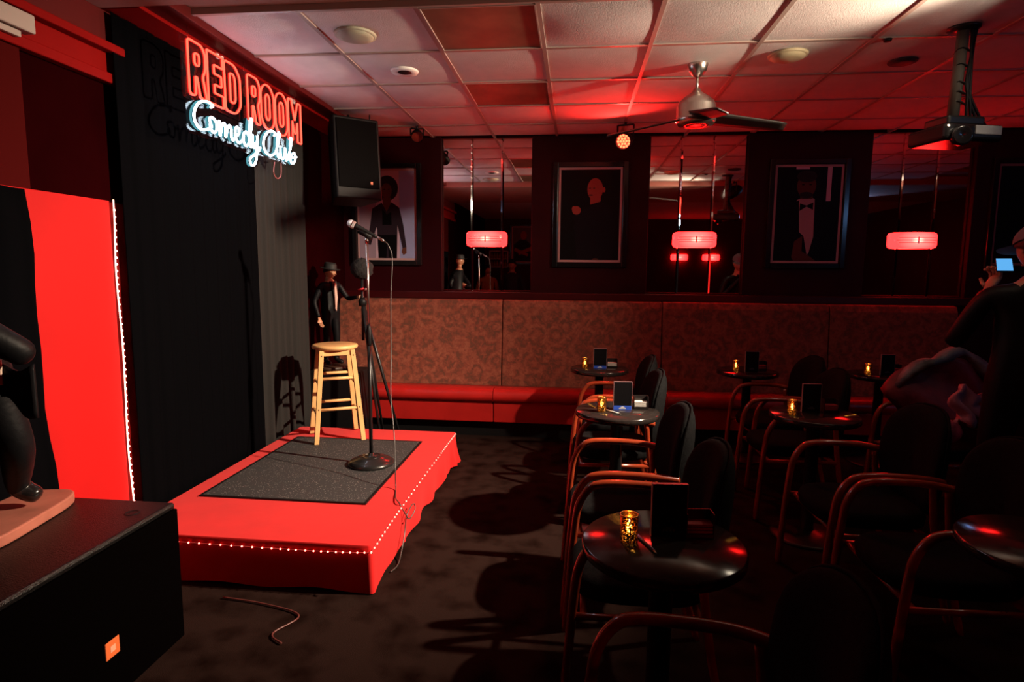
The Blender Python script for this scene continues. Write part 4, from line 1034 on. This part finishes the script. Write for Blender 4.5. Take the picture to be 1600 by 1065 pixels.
# fan
fan = thing('ceiling_fan', 'brushed nickel ceiling fan with three dark blades', 'fan', (.725, 3.99, CE - .004))
MB().lathe([(0, 0), (.062, 0), (.064, -.012), (.055, -.045), (.03, -.075), (.012, -.085), (0, -.086)], n=28).build('canopy', chrome, fan)
MB().tube([(0, 0, -.08), (0, 0, -.17)], .0095, 12).build('downrod', chrome, fan)
MB().lathe([(.0, -.155), (.02, -.155), (.03, -.175), (.075, -.205), (.108, -.235), (.118, -.26), (.118, -.33), (.122, -.335), (.122, -.35), (.105, -.375), (0, -.376)], n=40).build('motor_housing', chrome, fan)
MB().lathe([(.06, -.377), (.075, -.379), (.08, -.376)], n=30, cap=False).build('light_ring', mat('red_reflector_ring', (.7, .08, .07), .2, .6), fan)
blm = mat('dark_fan_blade', (.018, .014, .013), .5)
for ang, tz in ((3, -.385), (170, -.41), (-86, -.425)):
    a = rad(ang); d = Vector((cos(a), sin(a), 0)); w = Vector((-sin(a), cos(a), 0)); m = MB()
    def bl(u, v):
        r_ = .10 + .45 * u; wd = (.07 - .028 * u) * (1 if u < .96 else .75); s_ = (v - .5) * 2
        return d * r_ + w * (wd * s_) + Vector((0, 0, -.335 + (tz + .335) * u - .020 * s_ * (1 - .3 * u)))
    m.grid(bl, 12, 4); m.build('blade', blm, fan, solid=.008)

# pars
def par(name, label, pos, target, r_, lens_mat, nled=None, tail=.2, top=CE, cat='stage light', body=black):
    t = thing(name, label, cat, pos); d = (Vector(target) - Vector(pos)).normalized(); R = aim(d)
    MB().lathe([(r_ * 1.0, .03), (r_ * 1.02, .0), (r_ * 1.06, -.01), (r_ * 1.02, -tail * .5), (r_ * .7, -tail * .9), (r_ * .4, -tail), (0, -tail)], M=R, n=28, cap=False).build('housing', body, t)
    MB().lathe([(0, -.006), (r_, -.006)], M=R, n=28, cap=False).build('lens', lens_mat, t)
    if nled:
        lm = MB().ell((0, 0, 0), .0115, .0115, .006, 8, 5).mesh('led', nled)
        for rr, cnt in ((0, 1), (.4, 6), (.78, 12)):
            for k in range(cnt):
                a = 2 * pi * k / cnt; share('led', lm, t, R @ Vector((rr * r_ * cos(a), rr * r_ * sin(a), -.002)), R.to_euler())
    side = R @ Vector((1, 0, 0)); side.z = 0; side.normalize(); hh = top - pos[2]; bk_ = d * -tail * .4
    m = MB()
    for s_ in (-1, 1): m.tube([bk_ + side * s_ * r_ * 1.12, side * s_ * r_ * 1.15 + Vector((bk_.x, bk_.y, hh - .025))], .008, 6)
    m.tube([side * -r_ * 1.15 + Vector((bk_.x, bk_.y, hh - .025)), side * r_ * 1.15 + Vector((bk_.x, bk_.y, hh - .025))], .008, 6)
    m.tube([Vector((bk_.x, bk_.y, hh - .03)), Vector((bk_.x, bk_.y, hh - .001))], .012, 8); m.build('yoke', blackm, t)
    return t
rp = (.385, 5.42, 2.665)
rt = par('red_par_light', 'lit red LED par light hung from the ceiling near the bald man poster', rp, (-.6, 2.2, 1.6), .062, emis('red_par_lens', (1, .03, .02), 1.3), emis('red_par_led', (1, .14, .05), 4.5), .17)
d = (Vector((-.6, 2.2, 1.6)) - Vector(rp)).normalized()
lamp('red_beam', 'SPOT', d * .02, (1, .02, .015), REDPAR_POWER, rt, shadow_soft_size=.05, spot_size=rad(168), spot_blend=.6, target=d * .02 + d)
wt = par('white_spotlight', 'warm white stage spotlight hung from the ceiling, seen in the mirror', SPOT, SPOT_AIM, .08, emis('white_par_lens', (1, .85, .65), 25), None, .2)
d = (SPOT_AIM - SPOT).normalized()
lamp('white_beam', 'SPOT', d * .03, (1, .80, .60), SPOT_POWER, wt, shadow_soft_size=.045, spot_size=rad(72), spot_blend=1.0, target=d * .03 + d)
lamp('white_halo', 'SPOT', d * .03, (1, .78, .55), HALO_POWER, wt, shadow_soft_size=.045, spot_size=rad(98), spot_blend=.95, target=d * .03 + (HALO_AIM - SPOT).normalized())
lamp('white_spill', 'SPOT', d * .03, (1, .82, .6), SPILL_POWER, wt, shadow_soft_size=.045, spot_size=rad(165), spot_blend=.4, target=d * .03 + d)
bt = par('blue_par_light', 'blue LED par light at the right of the room, seen in the mirror', (4.6, 1.2, 2.5), (4.2, 2.6, 2.84), .06, emis('blue_par_lens', (.1, .3, 1), 4), None, .15)
d = (Vector((4.2, 2.6, 2.84)) - Vector((4.6, 1.2, 2.5))).normalized()
lamp('blue_beam', 'SPOT', d * .02, (.25, .5, 1), BLUE_POWER, bt, shadow_soft_size=.05, spot_size=rad(120), spot_blend=.5, target=d)
par('small_par_light', 'unlit small black par light on the ceiling above the woman poster', (-1.45, 5.45, 2.735), (-1.2, 4.6, 2.3), .05, mat('red_tinted_lens', (.3, .03, .02), .2), None, .12)

# projector
pr_ = thing('projector', 'black ceiling projector with pale front panel on a cable wrapped pole', 'projector', (2.0, 3.55, CE - .002))
m = MB(); m.tube([(-.0, 0, 0), (-.015, 0, -.46)], .028, 14); m.build('pole', mat('grey_pole', (.09, .08, .065), .6, spec=.2), pr_)
MB().lathe([(0, 0), (.075, 0), (.075, -.012), (.03, -.02), (0, -.02)], n=24).build('ceiling_plate', blackm, pr_)
m = MB(); rnd = random.Random(4)
for k in range(4): m.tube(spline([(.03 + .008 * k, -.02, -.01), (.034 + .006 * sin(k), -.025, -.15), (.03 + .012 * sin(k * 2), -.03, -.3), (.04 + .02 * k, -.02, -.45), (.06 + .03 * k, 0, -.5)], 6), .008, 6)
for z in (-.12, -.2, -.29, -.34, -.39): m.tube([(.034 * cos(a / 12 * 2 * pi) + .004, .034 * sin(a / 12 * 2 * pi), z + .01 * sin(a)) for a in range(12)], .004, 5, closed=True)
m.build('cable', black, pr_)
Rz = Matrix.Rotation(rad(14), 3, 'Z')
m = MB(); m.box((-.0, 0, -.56), (.34, .26, .085), 0, Rz); m.build('body', blackg, pr_, .02, 3)
m = MB(); m.box((-.005, 0, -.49), (.22, .16, .05), 0, Rz); m.build('mount_bracket', blackm, pr_, .012)
m = MB(); m.box(Rz @ Vector((.075, -.1312, 0)) + Vector((0, 0, -.548)), (.155, .006, .045), 0, Rz); m.build('front_panel', mat('pale_grey_panel', (.35, .35, .33), .3), pr_, .003)
MB().lathe([(.05, 0), (.05, .03), (.04, .032), (0, .022)], Rz @ Vector((-.09, -.13, 0)) + Vector((0, 0, -.585)), 24, M=Matrix.Rotation(rad(90), 3, 'X')).build('lens', blackg, pr_)

# PA loudspeaker hung in the corner
pa = thing('loudspeaker', 'large black loudspeaker hung from the ceiling beside the curtain', 'speaker', (-1.90, 5.0, 2.43), rad(40))
Rt = Matrix.Rotation(rad(-6), 3, 'X')
prof = [(-.19, -.17), (.19, -.17), (.2, -.12), (.13, .17), (-.13, .17), (-.2, -.12)]
m = MB(); n = len(prof); vs = [Rt @ Vector((x, y, z)) for z in (-.33, .33) for x, y in prof]
m.add(vs, [tuple(range(n - 1, -1, -1)), tuple(range(n, 2 * n))] + [(i, (i + 1) % n, n + (i + 1) % n, n + i) for i in range(n)]); m.build('cabinet', black, pa, .012)
m = MB(); m.box(Rt @ Vector((0, -.176, .03)), (.34, .012, .55), 0, Rt); m.build('grille', mat('speaker_grille', (.004, .004, .004), .8, spec=.05, bump=(400, .6)), pa, .005)
m = MB(); m.box(Rt @ Vector((.1, -.183, -.2)), (.018, .003, .022), 0, Rt); m.build('badge', mat('orange_badge', (.8, .16, .04), .4), pa)
m = MB(); m.tube([(0, .05, .3), (0, .05, .4)], .012, 8); m.tube([(.13, -.1, .32), (.13, -.1, .39)], .006, 6); m.build('hanging_bracket', blackm, pa)

# tripod with camera head behind the stage
tp = thing('tripod', 'black tripod with a fuzzy dark head standing behind the stool', 'tripod', (-1.775, 4.86, 0))
for a in (250, 20, 78):
    e_ = Vector((cos(rad(a)) * .32, sin(rad(a)) * .32, .012)) if a != 250 else Vector((.19, -.12, .012))
    MB().tube([(0, 0, 1.27), e_ * .5 + Vector((0, 0, .63)), e_], [.016, .014, .009], 8).build('leg', blackm, tp)
MB().tube([(0, 0, .95), (0, 0, 1.46)], .012, 10).build('centre_column', blackm, tp)
MB().lathe([(0, 1.24), (.03, 1.24), (.035, 1.28), (.02, 1.31), (0, 1.31)], n=14).build('collar', black, tp)
MB().ell((.035, -.02, 1.38), .012, .012, .012, 10, 6).build('knob', chrome, tp); MB().tube([(-.03, -.02, 1.375), (.02, -.02, 1.385)], .008, 8).build('red_lever', mat('red_plastic', (.5, .02, .03), .4), tp)
m = MB(); rnd = random.Random(2)
def fz(u, v):
    a = 2 * pi * u; t_ = pi * v; r_ = 1 + .1 * sin(u * 40) * sin(v * 23); return (.095 * r_ * sin(t_) * cos(a), .07 * r_ * sin(t_) * sin(a), 1.55 - .085 * r_ * cos(t_))
m.grid(fz, 24, 14, wrapu=True); m.build('head', mat('fuzzy_black', (.012, .01, .01), .95, bump=(60, .8)), tp)
bxm = MB().b2((-2.33, 5.0, 0), (-1.86, 5.3, .65)).build('equipment_case', black, None, .01); tag(bxm, 'black equipment case on the floor behind the wooden stool', 'case')
